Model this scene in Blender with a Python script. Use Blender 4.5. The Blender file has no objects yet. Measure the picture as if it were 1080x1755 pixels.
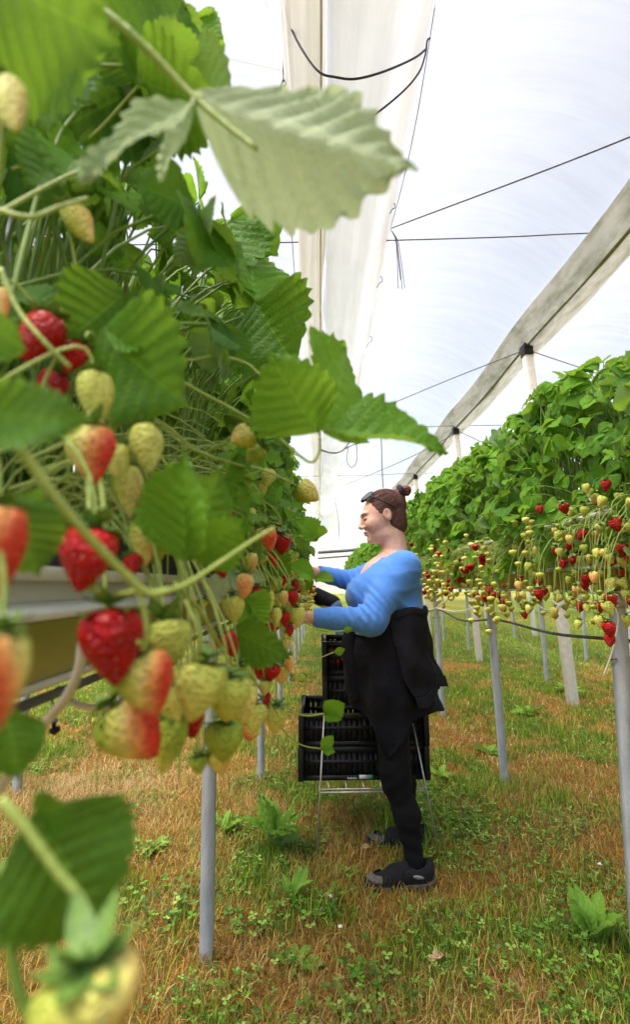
import bpy, math, random
import numpy as np
from mathutils import Vector, Matrix

rng = np.random.default_rng(11)
random.seed(5)
sc = bpy.context.scene
col = sc.collection
PI = math.pi

# ------------------------------------------------------------------ camera
FPX, CX, CY, CAMZ = 830.0, 540.0, 877.5, 1.2
def nrm(v):
    v = np.asarray(v, float)
    return v / np.maximum(np.linalg.norm(v, axis=-1, keepdims=True), 1e-9)
Yc = nrm([(548 - CX) / FPX, -(1003 - CY) / FPX, -1.0])
Zc = nrm([(460 - CX) / FPX, (CY + 4750) / FPX, -1.0])
Zc = nrm(Zc - Yc * np.dot(Zc, Yc))
Xc = np.cross(Yc, Zc)
MC = np.stack([Xc, Yc, Zc], 1)
EYE = np.array([0, 0, CAMZ])
def P(px, py, Y):
    """the place at depth Y (metres down the rows) seen at photograph pixel px, py"""
    d = MC.T @ np.array([(px - CX) / FPX, -(py - CY) / FPX, -1.0])
    return EYE + d * (Y / d[1])
def G(px, py, z=0.0):
    d = MC.T @ np.array([(px - CX) / FPX, -(py - CY) / FPX, -1.0])
    return EYE + d * ((z - CAMZ) / d[2])
def proj(p):
    c = (np.asarray(p, float) - EYE) @ MC.T
    w = np.where(c[..., 2] < -1e-4, -c[..., 2], 1e-4)
    return CX + FPX * c[..., 0] / w, CY - FPX * c[..., 1] / w
cam = bpy.data.cameras.new('camera')
cam.sensor_fit = 'VERTICAL'; cam.sensor_height = 36.0; cam.lens = FPX / 1755 * 36
cam.clip_start = 0.02; cam.clip_end = 500
cam.dof.use_dof = True; cam.dof.focus_distance = 1.7; cam.dof.aperture_fstop = 3.7
camo = bpy.data.objects.new('camera', cam); col.objects.link(camo)
camo.matrix_world = Matrix.Translation(EYE) @ Matrix([list(r) for r in MC.T]).to_4x4()
sc.camera = camo

# ------------------------------------------------------------------ materials
def new_mat(name):
    m = bpy.data.materials.new(name); m.use_nodes = True
    nt = m.node_tree
    for n in list(nt.nodes): nt.nodes.remove(n)
    out = nt.nodes.new('ShaderNodeOutputMaterial')
    return m, nt, out
class NB:
    """small node-building helper"""
    def __init__(s, nt): s.nt = nt
    def n(s, t, **kw):
        x = s.nt.nodes.new(t)
        for k, v in kw.items(): setattr(x, k, v)
        return x
    def l(s, a, b): s.nt.links.new(a, b)
    def math(s, op, a, b=None, c=None, clamp=False):
        x = s.n('ShaderNodeMath', operation=op); x.use_clamp = clamp
        for i, v in enumerate((a, b, c)):
            if v is None: continue
            if isinstance(v, (int, float)): x.inputs[i].default_value = v
            else: s.l(v, x.inputs[i])
        return x.outputs[0]
    def ramp(s, fac, stops, interp='LINEAR'):
        x = s.n('ShaderNodeValToRGB'); r = x.color_ramp; r.interpolation = interp
        while len(r.elements) < len(stops): r.elements.new(0.5)
        for e, (p, c) in zip(r.elements, stops):
            e.position = p; e.color = (*c, 1) if len(c) == 3 else c
        s.l(fac, x.inputs[0]); return x.outputs[0]
    def mix(s, f, a, b, blend='MIX'):
        x = s.n('ShaderNodeMix', data_type='RGBA', blend_type=blend)
        for i, v in ((0, f), (6, a), (7, b)):
            if isinstance(v, (int, float)): x.inputs[i].default_value = v
            elif isinstance(v, tuple): x.inputs[i].default_value = (*v, 1)
            else: s.l(v, x.inputs[i])
        return x.outputs[2]
    def noise(s, vec, scale, detail=3, rough=0.55, dist=0.0):
        x = s.n('ShaderNodeTexNoise'); x.inputs['Scale'].default_value = scale
        x.inputs['Detail'].default_value = detail; x.inputs['Roughness'].default_value = rough
        x.inputs['Distortion'].default_value = dist
        if vec is not None: s.l(vec, x.inputs['Vector'])
        return x.outputs['Fac']
    def coord(s, which='Object'): return s.n('ShaderNodeTexCoord').outputs[which]
    def scale(s, vec, xyz):
        x = s.n('ShaderNodeMapping'); x.inputs['Scale'].default_value = xyz; s.l(vec, x.inputs['Vector']); return x.outputs[0]
    def bump(s, h, strength, dist):
        x = s.n('ShaderNodeBump'); x.inputs['Strength'].default_value = strength; x.inputs['Distance'].default_value = dist
        s.l(h, x.inputs['Height']); return x.outputs[0]
    def attr(s, name, typ='GEOMETRY'):
        return s.n('ShaderNodeAttribute', attribute_type=typ, attribute_name=name)
    def bsdf(s, color, rough=0.5, metal=0.0, spec=0.5, normal=None):
        x = s.n('ShaderNodeBsdfPrincipled')
        for k, v in (('Base Color', color), ('Roughness', rough), ('Metallic', metal), ('Specular IOR Level', spec), ('Normal', normal)):
            if v is None: continue
            if isinstance(v, (int, float)): x.inputs[k].default_value = v
            elif isinstance(v, tuple): x.inputs[k].default_value = (*v, 1)
            else: s.l(v, x.inputs[k])
        return x

def simple(name, c1, c2, scale=8, rough=0.5, metal=0.0, bump=0.0, bscale=40, stretch=(1, 1, 1), spec=0.5):
    m, nt, out = new_mat(name); b = NB(nt)
    v = b.scale(b.coord(), stretch)
    c = b.ramp(b.noise(v, scale, 4), [(0.3, c1), (0.7, c2)])
    nm = b.bump(b.noise(v, bscale, 3), bump, 0.01) if bump else None
    b.l(b.bsdf(c, rough, metal, spec, nm).outputs[0], out.inputs[0]); return m

def leaf_material(name, dark, light, under, trans=0.3, rough=0.42, glow=(0.42, 0.62, 0.06)):
    m, nt, out = new_mat(name); b = NB(nt)
    uv = b.n('ShaderNodeUVMap').outputs[0]
    sep = b.n('ShaderNodeSeparateXYZ'); b.l(uv, sep.inputs[0])
    u = b.math('ABSOLUTE', b.math('SUBTRACT', b.math('MULTIPLY', sep.outputs[0], 2.0), 1.0)); t = sep.outputs[1]
    s = b.math('MULTIPLY', b.math('SUBTRACT', t, b.math('MULTIPLY', u, 0.26)), 8.0)
    fr = b.math('ABSOLUTE', b.math('SUBTRACT', b.math('FRACT', b.math('ADD', s, 10.0)), 0.5))
    vein = b.math('SUBTRACT', 1.0, b.math('MULTIPLY', fr, 14.0), clamp=True)
    mid = b.math('SUBTRACT', 1.0, b.math('MULTIPLY', u, 22.0), clamp=True)
    v = b.math('MAXIMUM', b.math('MULTIPLY', vein, 0.5), mid)
    tone = b.attr('tone').outputs['Fac']
    nz = b.noise(b.coord('Generated'), 14, 3)
    base = b.mix(b.math('ADD', b.math('MULTIPLY', nz, 0.35), b.math('SUBTRACT', tone, 0.17), clamp=True), dark, light)
    top = b.mix(b.math('MULTIPLY', v, 0.35), base, tuple(min(1, c * 1.5 + 0.03) for c in light))
    und = b.mix(b.math('MULTIPLY', v, 0.6), b.mix(0.35, under, base), tuple(c * 1.25 for c in under))
    geo = b.n('ShaderNodeNewGeometry')
    c = b.mix(geo.outputs['Backfacing'], top, und)
    cell = b.n('ShaderNodeTexVoronoi'); cell.inputs['Scale'].default_value = 38; b.l(uv, cell.inputs['Vector'])
    hgt = b.math('ADD', b.math('MULTIPLY', fr, 1.2), b.math('MULTIPLY', cell.outputs['Distance'], -0.45))
    nm = b.bump(hgt, 0.6, 0.005)
    p = b.bsdf(c, b.math('ADD', rough, b.math('MULTIPLY', geo.outputs['Backfacing'], 0.3)), 0, 0.26, nm)
    tr = b.n('ShaderNodeBsdfTranslucent')
    b.l(b.mix(0.5, b.mix(0.5, light, base), glow), tr.inputs[0])
    mx = b.n('ShaderNodeMixShader'); mx.inputs[0].default_value = trans
    b.l(p.outputs[0], mx.inputs[1]); b.l(tr.outputs[0], mx.inputs[2]); b.l(mx.outputs[0], out.inputs[0])
    return m

M = {}
M['leaf'] = leaf_material('strawberry_leaf', (0.020, 0.105, 0.006), (0.20, 0.45, 0.020), (0.33, 0.44, 0.25), 0.36, 0.47)
M['leaf_pale'] = leaf_material('pale_leaf_underside', (0.16, 0.26, 0.10), (0.46, 0.58, 0.28), (0.72, 0.80, 0.56), 0.42, 0.6, (0.74, 0.88, 0.50))
M['weed'] = leaf_material('weed_leaf', (0.09, 0.24, 0.02), (0.26, 0.46, 0.06), (0.28, 0.40, 0.16), 0.3, 0.55)
M['stem'] = simple('green_stem', (0.24, 0.36, 0.05), (0.40, 0.47, 0.11), 30, 0.45, bump=0.2, bscale=200)
M['stem_dark'] = simple('leaf_stalk_green', (0.10, 0.22, 0.025), (0.26, 0.38, 0.07), 12, 0.5)
M['calyx'] = simple('calyx_green', (0.06, 0.15, 0.02), (0.20, 0.33, 0.06), 14, 0.5)
M['galv_plain'] = simple('galvanised_steel', (0.36, 0.40, 0.46), (0.58, 0.63, 0.70), 30, 0.45, 0.45, 0.1, 80, (1, 1, 0.15))
def galv_material():
    m, nt, out = new_mat('galvanised_steel_weathered'); b = NB(nt); o = b.coord()
    c = b.ramp(b.noise(b.scale(o, (1, 1, .2)), 34, 4), [(0.3, (0.34, 0.38, 0.44)), (0.7, (0.56, 0.61, 0.68))])
    sp = b.n('ShaderNodeTexVoronoi'); sp.inputs['Scale'].default_value = 170; b.l(o, sp.inputs['Vector'])
    c = b.mix(b.math('MULTIPLY', sp.outputs['Distance'], 0.35), c, (0.26, 0.29, 0.33))
    st = b.ramp(b.noise(b.scale(o, (1, 1, .35)), 22, 5, 0.7), [(0.60, (0, 0, 0)), (0.72, (1, 1, 1))])
    c = b.mix(b.math('MULTIPLY', st, 0.6), c, (0.20, 0.12, 0.06))
    b.l(b.bsdf(c, 0.5, 0.4, 0.4, b.bump(b.noise(o, 90, 3), 0.15, 0.005)).outputs[0], out.inputs[0]); return m
M['galv'] = galv_material()
M['white_paint'] = simple('weathered_white_concrete', (0.62, 0.60, 0.56), (0.80, 0.79, 0.76), 22, 0.8, bump=0.3, bscale=120)
M['black_plastic'] = simple('black_plastic', (0.006, 0.006, 0.007), (0.014, 0.014, 0.016), 12, 0.45, bump=0.1, spec=0.25)
M['bag'] = simple('black_grow_bag_film', (0.010, 0.009, 0.009), (0.035, 0.032, 0.030), 9, 0.38, bump=0.5, bscale=25)
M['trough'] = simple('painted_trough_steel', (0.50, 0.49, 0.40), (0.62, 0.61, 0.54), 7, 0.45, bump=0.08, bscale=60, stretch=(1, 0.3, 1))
M['trough_low'] = simple('olive_trough_steel', (0.20, 0.205, 0.035), (0.34, 0.33, 0.085), 6, 0.4, bump=0.08, bscale=60, stretch=(1, 0.25, 2))  # lower trough sides and base, a darker olive than the walls
M['rail'] = simple('white_rail', (0.66, 0.66, 0.63), (0.8, 0.8, 0.78), 14, 0.4)
M['hose'] = simple('black_hose', (0.05, 0.053, 0.06), (0.12, 0.125, 0.135), 20, 0.4)
M['drip'] = simple('white_drip_tube', (0.48, 0.46, 0.38), (0.66, 0.64, 0.56), 20, 0.35)
M['wire'] = simple('grey_wire', (0.07, 0.07, 0.075), (0.13, 0.13, 0.135), 40, 0.7, 0.0, spec=0.1)
M['cord'] = simple('dark_cord', (0.012, 0.011, 0.03), (0.03, 0.028, 0.06), 60, 0.7)
M['blue_cap'] = simple('blue_plastic', (0.02, 0.10, 0.45), (0.04, 0.16, 0.6), 20, 0.35)
M['petal'] = simple('white_petal', (0.75, 0.75, 0.7), (0.85, 0.85, 0.8), 20, 0.6)
M['dry_leaf'] = simple('dry_leaf', (0.36, 0.22, 0.10), (0.62, 0.45, 0.28), 30, 0.8, bump=0.4)
M['green_husk'] = simple('greenish_fallen_leaf', (0.16, 0.20, 0.04), (0.3, 0.30, 0.08), 30, 0.7)
M['skin'] = None

def film_material(name, c, stain=None, transp=0.14, transl=0.62, streak=(0.45, 9.0, 1.0), lo=0.9):
    m, nt, out = new_mat(name); b = NB(nt)
    o = b.coord()
    v = b.scale(o, streak)
    n1 = b.noise(v, 2.2, 4, 0.6, 0.3); n2 = b.noise(o, 5, 4, 0.6)
    f = b.math('ADD', b.math('MULTIPLY', n1, 0.75), b.math('MULTIPLY', n2, 0.25))
    cc = b.ramp(f, [(0.36, tuple(x * lo for x in c)), (0.58, c)])
    if stain:
        sn = b.noise(b.scale(o, (3, 0.9, 3)), 3.0, 5, 0.65)
        cc = b.mix(b.ramp(sn, [(0.42, (0, 0, 0)), (0.75, (1, 1, 1))]), cc, stain)
    nm = b.bump(n1, 0.25, 0.03)
    d = b.bsdf(cc, 0.35, 0, 0.4, nm)
    t = b.n('ShaderNodeBsdfTranslucent'); b.l(cc, t.inputs[0]); b.l(nm, t.inputs[1])
    tp = b.n('ShaderNodeBsdfTransparent'); b.l(cc, tp.inputs[0])
    m1 = b.n('ShaderNodeMixShader'); m1.inputs[0].default_value = transl / (1 - transp)
    b.l(d.outputs[0], m1.inputs[1]); b.l(t.outputs[0], m1.inputs[2])
    m2 = b.n('ShaderNodeMixShader'); m2.inputs[0].default_value = transp
    b.l(m1.outputs[0], m2.inputs[1]); b.l(tp.outputs[0], m2.inputs[2]); b.l(m2.outputs[0], out.inputs[0])
    return m
M['film'] = film_material('translucent_white_film', (0.975, 0.925, 0.895), transp=0.56, transl=0.085, streak=(0.35, 6.0, 1.0), lo=0.93)
M['film_end'] = film_material('end_curtain_film', (0.94, 0.93, 0.93), transp=0.45, transl=0.30, streak=(5.0, 1.0, 0.6), lo=0.94)
M['film_sleeve'] = film_material('folded_white_film', (0.86, 0.87, 0.92), transp=0.12, transl=0.105, streak=(6, 0.5, 3), lo=0.90)
M['film_beige'] = film_material('doubled_beige_film', (0.88, 0.87, 0.85), transp=0.12, transl=0.125, streak=(7, 0.4, 3), lo=0.93)
M['film_stained'] = film_material('algae_stained_film', (0.60, 0.605, 0.59), stain=(0.21, 0.22, 0.16), transp=0.03, transl=0.18, streak=(3, 0.8, 2), lo=0.85)
M['algae'] = simple('algae_seam', (0.10, 0.11, 0.03), (0.24, 0.22, 0.09), 18, 0.8, bump=0.3)

def berry_material():
    m, nt, out = new_mat('strawberry_skin'); b = NB(nt)
    o = b.coord()
    ripe = b.attr('ripe', 'OBJECT').outputs['Fac']; blush = b.attr('blush', 'OBJECT').outputs['Fac']
    ripeg = b.attr('ripe_each').outputs['Fac']
    sep = b.n('ShaderNodeSeparateXYZ'); b.l(o, sep.inputs[0])
    g = b.math('SUBTRACT', b.math('MULTIPLY', sep.outputs[0], 1.5), b.math('MULTIPLY', b.math('ADD', sep.outputs[2], 0.5), 0.9))
    nz = b.noise(o, 3.0, 2)
    v = b.math('ADD', b.math('ADD', ripe, ripeg), b.math('ADD', b.math('MULTIPLY', g, blush), b.math('MULTIPLY', b.math('SUBTRACT', nz, 0.5), 0.14)), clamp=True)
    c = b.ramp(v, [(0.0, (0.31, 0.42, 0.045)), (0.14, (0.58, 0.60, 0.115)), (0.30, (0.72, 0.63, 0.18)), (0.44, (0.76, 0.34, 0.10)), (0.62, (0.66, 0.05, 0.022)), (0.8, (0.55, 0.008, 0.010)), (1.0, (0.36, 0.003, 0.006))])
    vo = b.n('ShaderNodeTexVoronoi'); vo.inputs['Scale'].default_value = 8.5; vo.inputs['Randomness'].default_value = 0.7
    b.l(o, vo.inputs['Vector'])
    dist = vo.outputs['Distance']
    seed = b.ramp(dist, [(0.09, (1, 1, 1)), (0.15, (0, 0, 0))])
    seedc = b.mix(v, (0.22, 0.20, 0.03), (0.72, 0.42, 0.08))
    c2 = b.mix(b.math('MULTIPLY', seed, 0.62), c, seedc)
    h = b.ramp(dist, [(0.0, (0.45, 0.45, 0.45)), (0.12, (0.25, 0.25, 0.25)), (0.2, (0.0, 0.0, 0.0)), (0.55, (1, 1, 1))])
    nm = b.bump(h, 0.5, 0.042)
    p = b.bsdf(c2, b.math('SUBTRACT', 0.50, b.math('MULTIPLY', v, 0.24)), 0, 0.28, nm)
    p.inputs['Subsurface Weight'].default_value = 0.0
    p.inputs['Subsurface Radius'].default_value = (0.6, 0.25, 0.1); p.inputs['Subsurface Scale'].default_value = 0.006
    b.l(p.outputs[0], out.inputs[0]); return m
M['berry'] = berry_material()

def cloth(name, c1, c2, rough=0.85, weave=500, wr=0.4, ws=22, sheen=0.15):
    m, nt, out = new_mat(name); b = NB(nt)
    o = b.coord()
    c = b.ramp(b.noise(o, 7, 4), [(0.3, c1), (0.7, c2)])
    h = b.math('ADD', b.math('MULTIPLY', b.noise(b.scale(o, (1, 1, 2.2)), ws, 3, 0.5, 0.6), 1.0), b.math('MULTIPLY', b.noise(o, weave, 2), 0.12))
    p = b.bsdf(c, rough, 0, 0.12, b.bump(h, wr, 0.02)); p.inputs['Sheen Weight'].default_value = sheen
    b.l(p.outputs[0], out.inputs[0]); return m
M['blue_top'] = cloth('blue_jersey', (0.068, 0.205, 0.60), (0.092, 0.26, 0.70), wr=0.14, ws=12)
M['black_cloth'] = cloth('black_fleece', (0.006, 0.006, 0.009), (0.011, 0.011, 0.016), wr=0.25, ws=18, sheen=0.0)
M['leggings'] = cloth('black_leggings', (0.004, 0.004, 0.005), (0.008, 0.008, 0.0095), wr=0.15, ws=14, sheen=0.0)
M['jeans'] = cloth('blue_denim', (0.05, 0.09, 0.18), (0.10, 0.16, 0.28))
M['shoe'] = cloth('black_knit_shoe', (0.008, 0.008, 0.009), (0.018, 0.018, 0.02), wr=0.15, weave=300, sheen=0.02)
M['sole'] = simple('dark_rubber', (0.035, 0.033, 0.030), (0.10, 0.095, 0.085), 40, 0.7, bump=0.3, bscale=120)
M['shoe_mark'] = simple('grey_shoe_mark', (0.14, 0.14, 0.14), (0.2, 0.2, 0.2), 30, 0.5)
M['lens'] = simple('sunglass_lens', (0.10, 0.11, 0.12), (0.16, 0.17, 0.18), 5, 0.08, 0.6)
M['sticker'] = simple('white_sticker', (0.6, 0.62, 0.6), (0.75, 0.76, 0.74), 50, 0.5)
M['sticker_green'] = simple('green_sticker', (0.05, 0.3, 0.2), (0.1, 0.4, 0.25), 30, 0.5)
M['chrome'] = simple('zinc_wire', (0.45, 0.44, 0.40), (0.62, 0.60, 0.55), 30, 0.35, 0.7)
def hair_material(name, c1, c2):
    m, nt, out = new_mat(name); b = NB(nt)
    o = b.coord(); n = b.noise(b.scale(o, (26, 60, 90)), 3.0, 4, 0.6, 0.8)
    c = b.ramp(n, [(0.3, c1), (0.7, c2)])
    b.l(b.bsdf(c, 0.42, 0, 0.5, b.bump(n, 0.7, 0.01)).outputs[0], out.inputs[0]); return m
M['hair'] = hair_material('dark_auburn_hair', (0.012, 0.005, 0.005), (0.20, 0.055, 0.032))
M['bun'] = hair_material('red_brown_hair', (0.07, 0.012, 0.008), (0.28, 0.06, 0.03))
def skin_material():
    m, nt, out = new_mat('skin'); b = NB(nt)
    a = b.attr('tone').outputs['Fac']
    o = b.coord(); n = b.noise(o, 60, 4)
    c0 = b.ramp(n, [(0.3, (0.64, 0.36, 0.27)), (0.7, (0.74, 0.46, 0.36))])
    c = b.mix(b.math('MINIMUM', a, 1.0), c0, (0.55, 0.20, 0.17))
    c = b.mix(b.attr('brow').outputs['Fac'], c, (0.085, 0.04, 0.03))
    p = b.bsdf(c, 0.5, 0, 0.4, b.bump(b.noise(o, 260, 3), 0.15, 0.004))
    p.inputs['Subsurface Weight'].default_value = 0.1; p.inputs['Subsurface Scale'].default_value = 0.01
    b.l(p.outputs[0], out.inputs[0]); return m
M['skin'] = skin_material()
def ground_material():
    m, nt, out = new_mat('thatch_and_soil'); b = NB(nt)
    a = b.attr('tone').outputs['Fac']; o = b.coord()
    n = b.noise(o, 45, 5, 0.7); n2 = b.noise(o, 9, 4, 0.6)
    dry = b.ramp(n, [(0.25, (0.06, 0.028, 0.008)), (0.5, (0.24, 0.13, 0.03)), (0.75, (0.42, 0.28, 0.09))])  # dry and green bases painted darker, for shadow gaps between the blades
    grn = b.ramp(n, [(0.25, (0.03, 0.045, 0.006)), (0.75, (0.15, 0.20, 0.03))])
    f = b.ramp(b.math('ADD', a, b.math('MULTIPLY', b.math('SUBTRACT', n2, 0.5), 0.8)), [(0.35, (0, 0, 0)), (0.65, (1, 1, 1))])
    b.l(b.bsdf(b.mix(f, dry, grn), 0.95, 0, 0.1, b.bump(n, 0.9, 0.03)).outputs[0], out.inputs[0]); return m
M['ground'] = ground_material()
def blade_material():
    m, nt, out = new_mat('grass_blade'); b = NB(nt)
    c = b.attr('tint').outputs['Color']
    p = b.bsdf(c, 0.6, 0, 0.3)
    t = b.n('ShaderNodeBsdfTranslucent'); b.l(c, t.inputs[0])
    mx = b.n('ShaderNodeMixShader'); mx.inputs[0].default_value = 0.3
    b.l(p.outputs[0], mx.inputs[1]); b.l(t.outputs[0], mx.inputs[2]); b.l(mx.outputs[0], out.inputs[0]); return m
M['blade'] = blade_material()

# ------------------------------------------------------------------ mesh + object helpers
def mkmesh(name, V, F, mats, smooth=True, uv=None, tone=None, tint=None, fmat=None, extra=None):
    """V (n,3); F = list of (k,3)/(k,4) index arrays"""
    V = np.asarray(V, np.float32)
    if isinstance(F, np.ndarray): F = [F]
    F = [np.asarray(f, np.int32) for f in F if len(f)]
    me = bpy.data.meshes.new(name)
    loops = np.concatenate([f.ravel() for f in F])
    tot = np.concatenate([np.full(len(f), f.shape[1], np.int32) for f in F])
    start = np.concatenate([[0], np.cumsum(tot)[:-1]]).astype(np.int32)
    me.vertices.add(len(V)); me.vertices.foreach_set('co', V.ravel())
    me.loops.add(len(loops)); me.loops.foreach_set('vertex_index', loops)
    me.polygons.add(len(tot)); me.polygons.foreach_set('loop_start', start); me.polygons.foreach_set('loop_total', tot)
    if fmat is not None: me.polygons.foreach_set('material_index', np.asarray(fmat, np.int32))
    me.update(calc_edges=True)
    if smooth: me.polygons.foreach_set('use_smooth', np.ones(len(tot), bool))
    if uv is not None:
        l = me.uv_layers.new(name='UVMap'); l.data.foreach_set('uv', np.asarray(uv, np.float32)[loops].ravel())
    if tone is not None:
        a = me.attributes.new('tone', 'FLOAT', 'POINT'); a.data.foreach_set('value', np.asarray(tone, np.float32))
    if tint is not None:
        a = me.attributes.new('tint', 'FLOAT_COLOR', 'POINT')
        a.data.foreach_set('color', np.concatenate([np.asarray(tint, np.float32), np.ones((len(V), 1), np.float32)], 1).ravel())
    if extra:
        for k, v in extra.items():
            a = me.attributes.new(k, 'FLOAT', 'POINT'); a.data.foreach_set('value', np.asarray(v, np.float32))
    for m in (mats if isinstance(mats, (list, tuple)) else [mats]): me.materials.append(m)
    return me
def link(name, me, parent=None, loc=None):
    o = bpy.data.objects.new(name, me); col.objects.link(o)
    if parent is not None: o.parent = parent
    if loc is not None: o.location = loc
    return o
def tag(o, label, cat, group=None, kind=None):
    if label: o['label'] = label
    if cat: o['category'] = cat
    if group: o['group'] = group
    if kind: o['kind'] = kind
    return o
def thing(name, label, cat, loc=(0, 0, 0), group=None):
    o = bpy.data.objects.new(name, None); col.objects.link(o); o.location = tuple(loc)
    o.empty_display_size = 0.05
    return tag(o, label, cat, group)
def copy_tree(o, loc=None, rot=None, parent=None):
    c = o.copy(); col.objects.link(c)
    if parent is not None: c.parent = parent
    for ch in list(o.children): copy_tree(ch, None, None, c)
    if loc is not None: c.location = tuple(loc)
    if rot is not None: c.rotation_euler = rot
    return c
class MB:
    """collects shapes for one mesh"""
    def __init__(s): s.V = []; s.F = []; s.n = 0; s.fm = []; s.T = []
    def add(s, V, F, mi=0, tone=0.0):
        V = np.asarray(V, float)
        for f in (F if isinstance(F, list) else [F]):
            f = np.asarray(f, int)
            if len(f) == 0: continue
            s.F.append(f + s.n); s.fm.append(np.full(len(f), mi))
        s.V.append(V); s.n += len(V); s.T.append(np.full(len(V), tone))
    def box(s, lo, hi, mi=0, R=None, c=None):
        lo = np.array(lo, float); hi = np.array(hi, float)
        V = np.array([[(lo, hi)[(i >> k) & 1][k] for k in range(3)] for i in range(8)])
        if R is not None: V = (V @ np.asarray(R).T) + np.asarray(c)
        s.add(V, np.array([[0, 2, 3, 1], [4, 5, 7, 6], [0, 1, 5, 4], [2, 6, 7, 3], [0, 4, 6, 2], [1, 3, 7, 5]]), mi)
    def tube(s, pts, r0, r1=None, sides=8, mi=0, cap=True):
        V, F = tube(pts, r0, r0 if r1 is None else r1, sides, cap); s.add(V, F, mi)
    def build(s, name, mats, parent=None, loc=None, smooth=True, bevel=0):
        V = np.concatenate(s.V)
        if loc is not None: V = V - np.asarray(loc)
        q = [f for f in s.F if f.shape[1] == 4]; t = [f for f in s.F if f.shape[1] == 3]
        fm = [m for f, m in zip(s.F, s.fm) if f.shape[1] == 4] + [m for f, m in zip(s.F, s.fm) if f.shape[1] == 3]
        me = mkmesh(name, V, ([np.concatenate(q)] if q else []) + ([np.concatenate(t)] if t else []), mats, smooth, fmat=np.concatenate(fm))
        o = link(name, me, parent, None if parent is not None else loc)
        if bevel:
            b = o.modifiers.new('bevel', 'BEVEL'); b.width = bevel; b.segments = 2; b.limit_method = 'ANGLE'
        return o
def catmull(pts, k=6):
    pts = np.asarray(pts, float)
    if len(pts) < 3: return np.array([pts[0] + (pts[-1] - pts[0]) * t for t in np.linspace(0, 1, k + 1)])
    p = np.concatenate([[2 * pts[0] - pts[1]], pts, [2 * pts[-1] - pts[-2]]])
    out = []
    for i in range(1, len(p) - 2):
        for t in np.linspace(0, 1, k, endpoint=False):
            a, b, c, d = p[i - 1:i + 3]
            out.append(0.5 * (2 * b + (c - a) * t + (2 * a - 5 * b + 4 * c - d) * t * t + (3 * b - a - 3 * c + d) * t ** 3))
    out.append(pts[-1]); return np.array(out)
def bez(a, b, c, d, k=9):
    t = np.linspace(0, 1, k)[:, None]
    return (1 - t) ** 3 * a + 3 * (1 - t) ** 2 * t * b + 3 * (1 - t) * t * t * c + t ** 3 * d
def tube(pts, r0, r1, sides=6, cap=True):
    pts = np.asarray(pts, float); n = len(pts)
    T = nrm(np.gradient(pts, axis=0))
    ref = np.array([0, 0, 1.0]) if abs(T[:, 2]).mean() < 0.8 else np.array([1.0, 0, 0])
    A = nrm(np.cross(T, ref)); B = np.cross(T, A)
    r = np.interp(np.linspace(0, 1, n), np.linspace(0, 1, len(np.atleast_1d(r0))), np.atleast_1d(r0)) if np.ndim(r0) else np.linspace(r0, r1, n)
    a = np.linspace(0, 2 * PI, sides, endpoint=False)
    V = pts[:, None] + r[:, None, None] * (np.cos(a)[None, :, None] * A[:, None] + np.sin(a)[None, :, None] * B[:, None])
    i, j = np.meshgrid(np.arange(n - 1), np.arange(sides), indexing='ij')
    Fq = np.stack([i * sides + j, i * sides + (j + 1) % sides, (i + 1) * sides + (j + 1) % sides, (i + 1) * sides + j], -1).reshape(-1, 4)
    V = V.reshape(-1, 3); Fs = [Fq]
    if cap:
        V = np.concatenate([V, pts[:1], pts[-1:]]); c0, c1 = n * sides, n * sides + 1
        j = np.arange(sides)
        Fs.append(np.concatenate([np.stack([np.full(sides, c0), (j + 1) % sides, j], 1), np.stack([np.full(sides, c1), (n - 1) * sides + j, (n - 1) * sides + (j + 1) % sides], 1)]))
    return V, Fs
def grid_faces(a, b, wrap=False):
    i, j = np.meshgrid(np.arange(a - 1), np.arange(b if wrap else b - 1), indexing='ij')
    return np.stack([i * b + j, i * b + (j + 1) % b, (i + 1) * b + (j + 1) % b, (i + 1) * b + j], -1).reshape(-1, 4)
def sweep_profile(prof, ys):
    """an x,z profile swept along y"""
    prof = np.asarray(prof, float); ys = np.asarray(ys, float)
    V = np.zeros((len(ys), len(prof), 3)); V[:, :, 0] = prof[None, :, 0]; V[:, :, 2] = prof[None, :, 1]; V[:, :, 1] = ys[:, None]
    return V.reshape(-1, 3), grid_faces(len(ys), len(prof))

# smooth value noise for layout (not shading)
_nt = rng.random((64, 64))
def vnoise(x, y, s):
    x = np.asarray(x) * s + 100; y = np.asarray(y) * s + 100
    xi = np.floor(x).astype(int); yi = np.floor(y).astype(int); fx = x - xi; fy = y - yi
    fx = fx * fx * (3 - 2 * fx); fy = fy * fy * (3 - 2 * fy)
    g = lambda a, b: _nt[a % 64, b % 64]
    return (g(xi, yi) * (1 - fx) + g(xi + 1, yi) * fx) * (1 - fy) + (g(xi, yi + 1) * (1 - fx) + g(xi + 1, yi + 1) * fx) * fy

# ------------------------------------------------------------------ sky, sun, exposure
w = bpy.data.worlds.new('World'); sc.world = w; w.use_nodes = True
nt = w.node_tree
for n in list(nt.nodes): nt.nodes.remove(n)
wo = nt.nodes.new('ShaderNodeOutputWorld'); bg = nt.nodes.new('ShaderNodeBackground'); sky = nt.nodes.new('ShaderNodeTexSky')
sky.sky_type = 'NISHITA'; sky.sun_disc = False
SUN_EL, SUN_AZ = math.radians(70), math.radians(248)      # azimuth clockwise from +Y: over the near table, slightly behind the camera
sky.sun_elevation = SUN_EL; sky.sun_rotation = SUN_AZ; sky.air_density = 1.2; sky.dust_density = 3.0
bg.inputs[1].default_value = 0.105
nt.links.new(sky.outputs[0], bg.inputs[0]); nt.links.new(bg.outputs[0], wo.inputs[0])
sl = bpy.data.lights.new('sun', 'SUN'); sl.energy = 5.0; sl.angle = math.radians(55); sl.color = (1.0, 0.965, 0.91)
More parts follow.
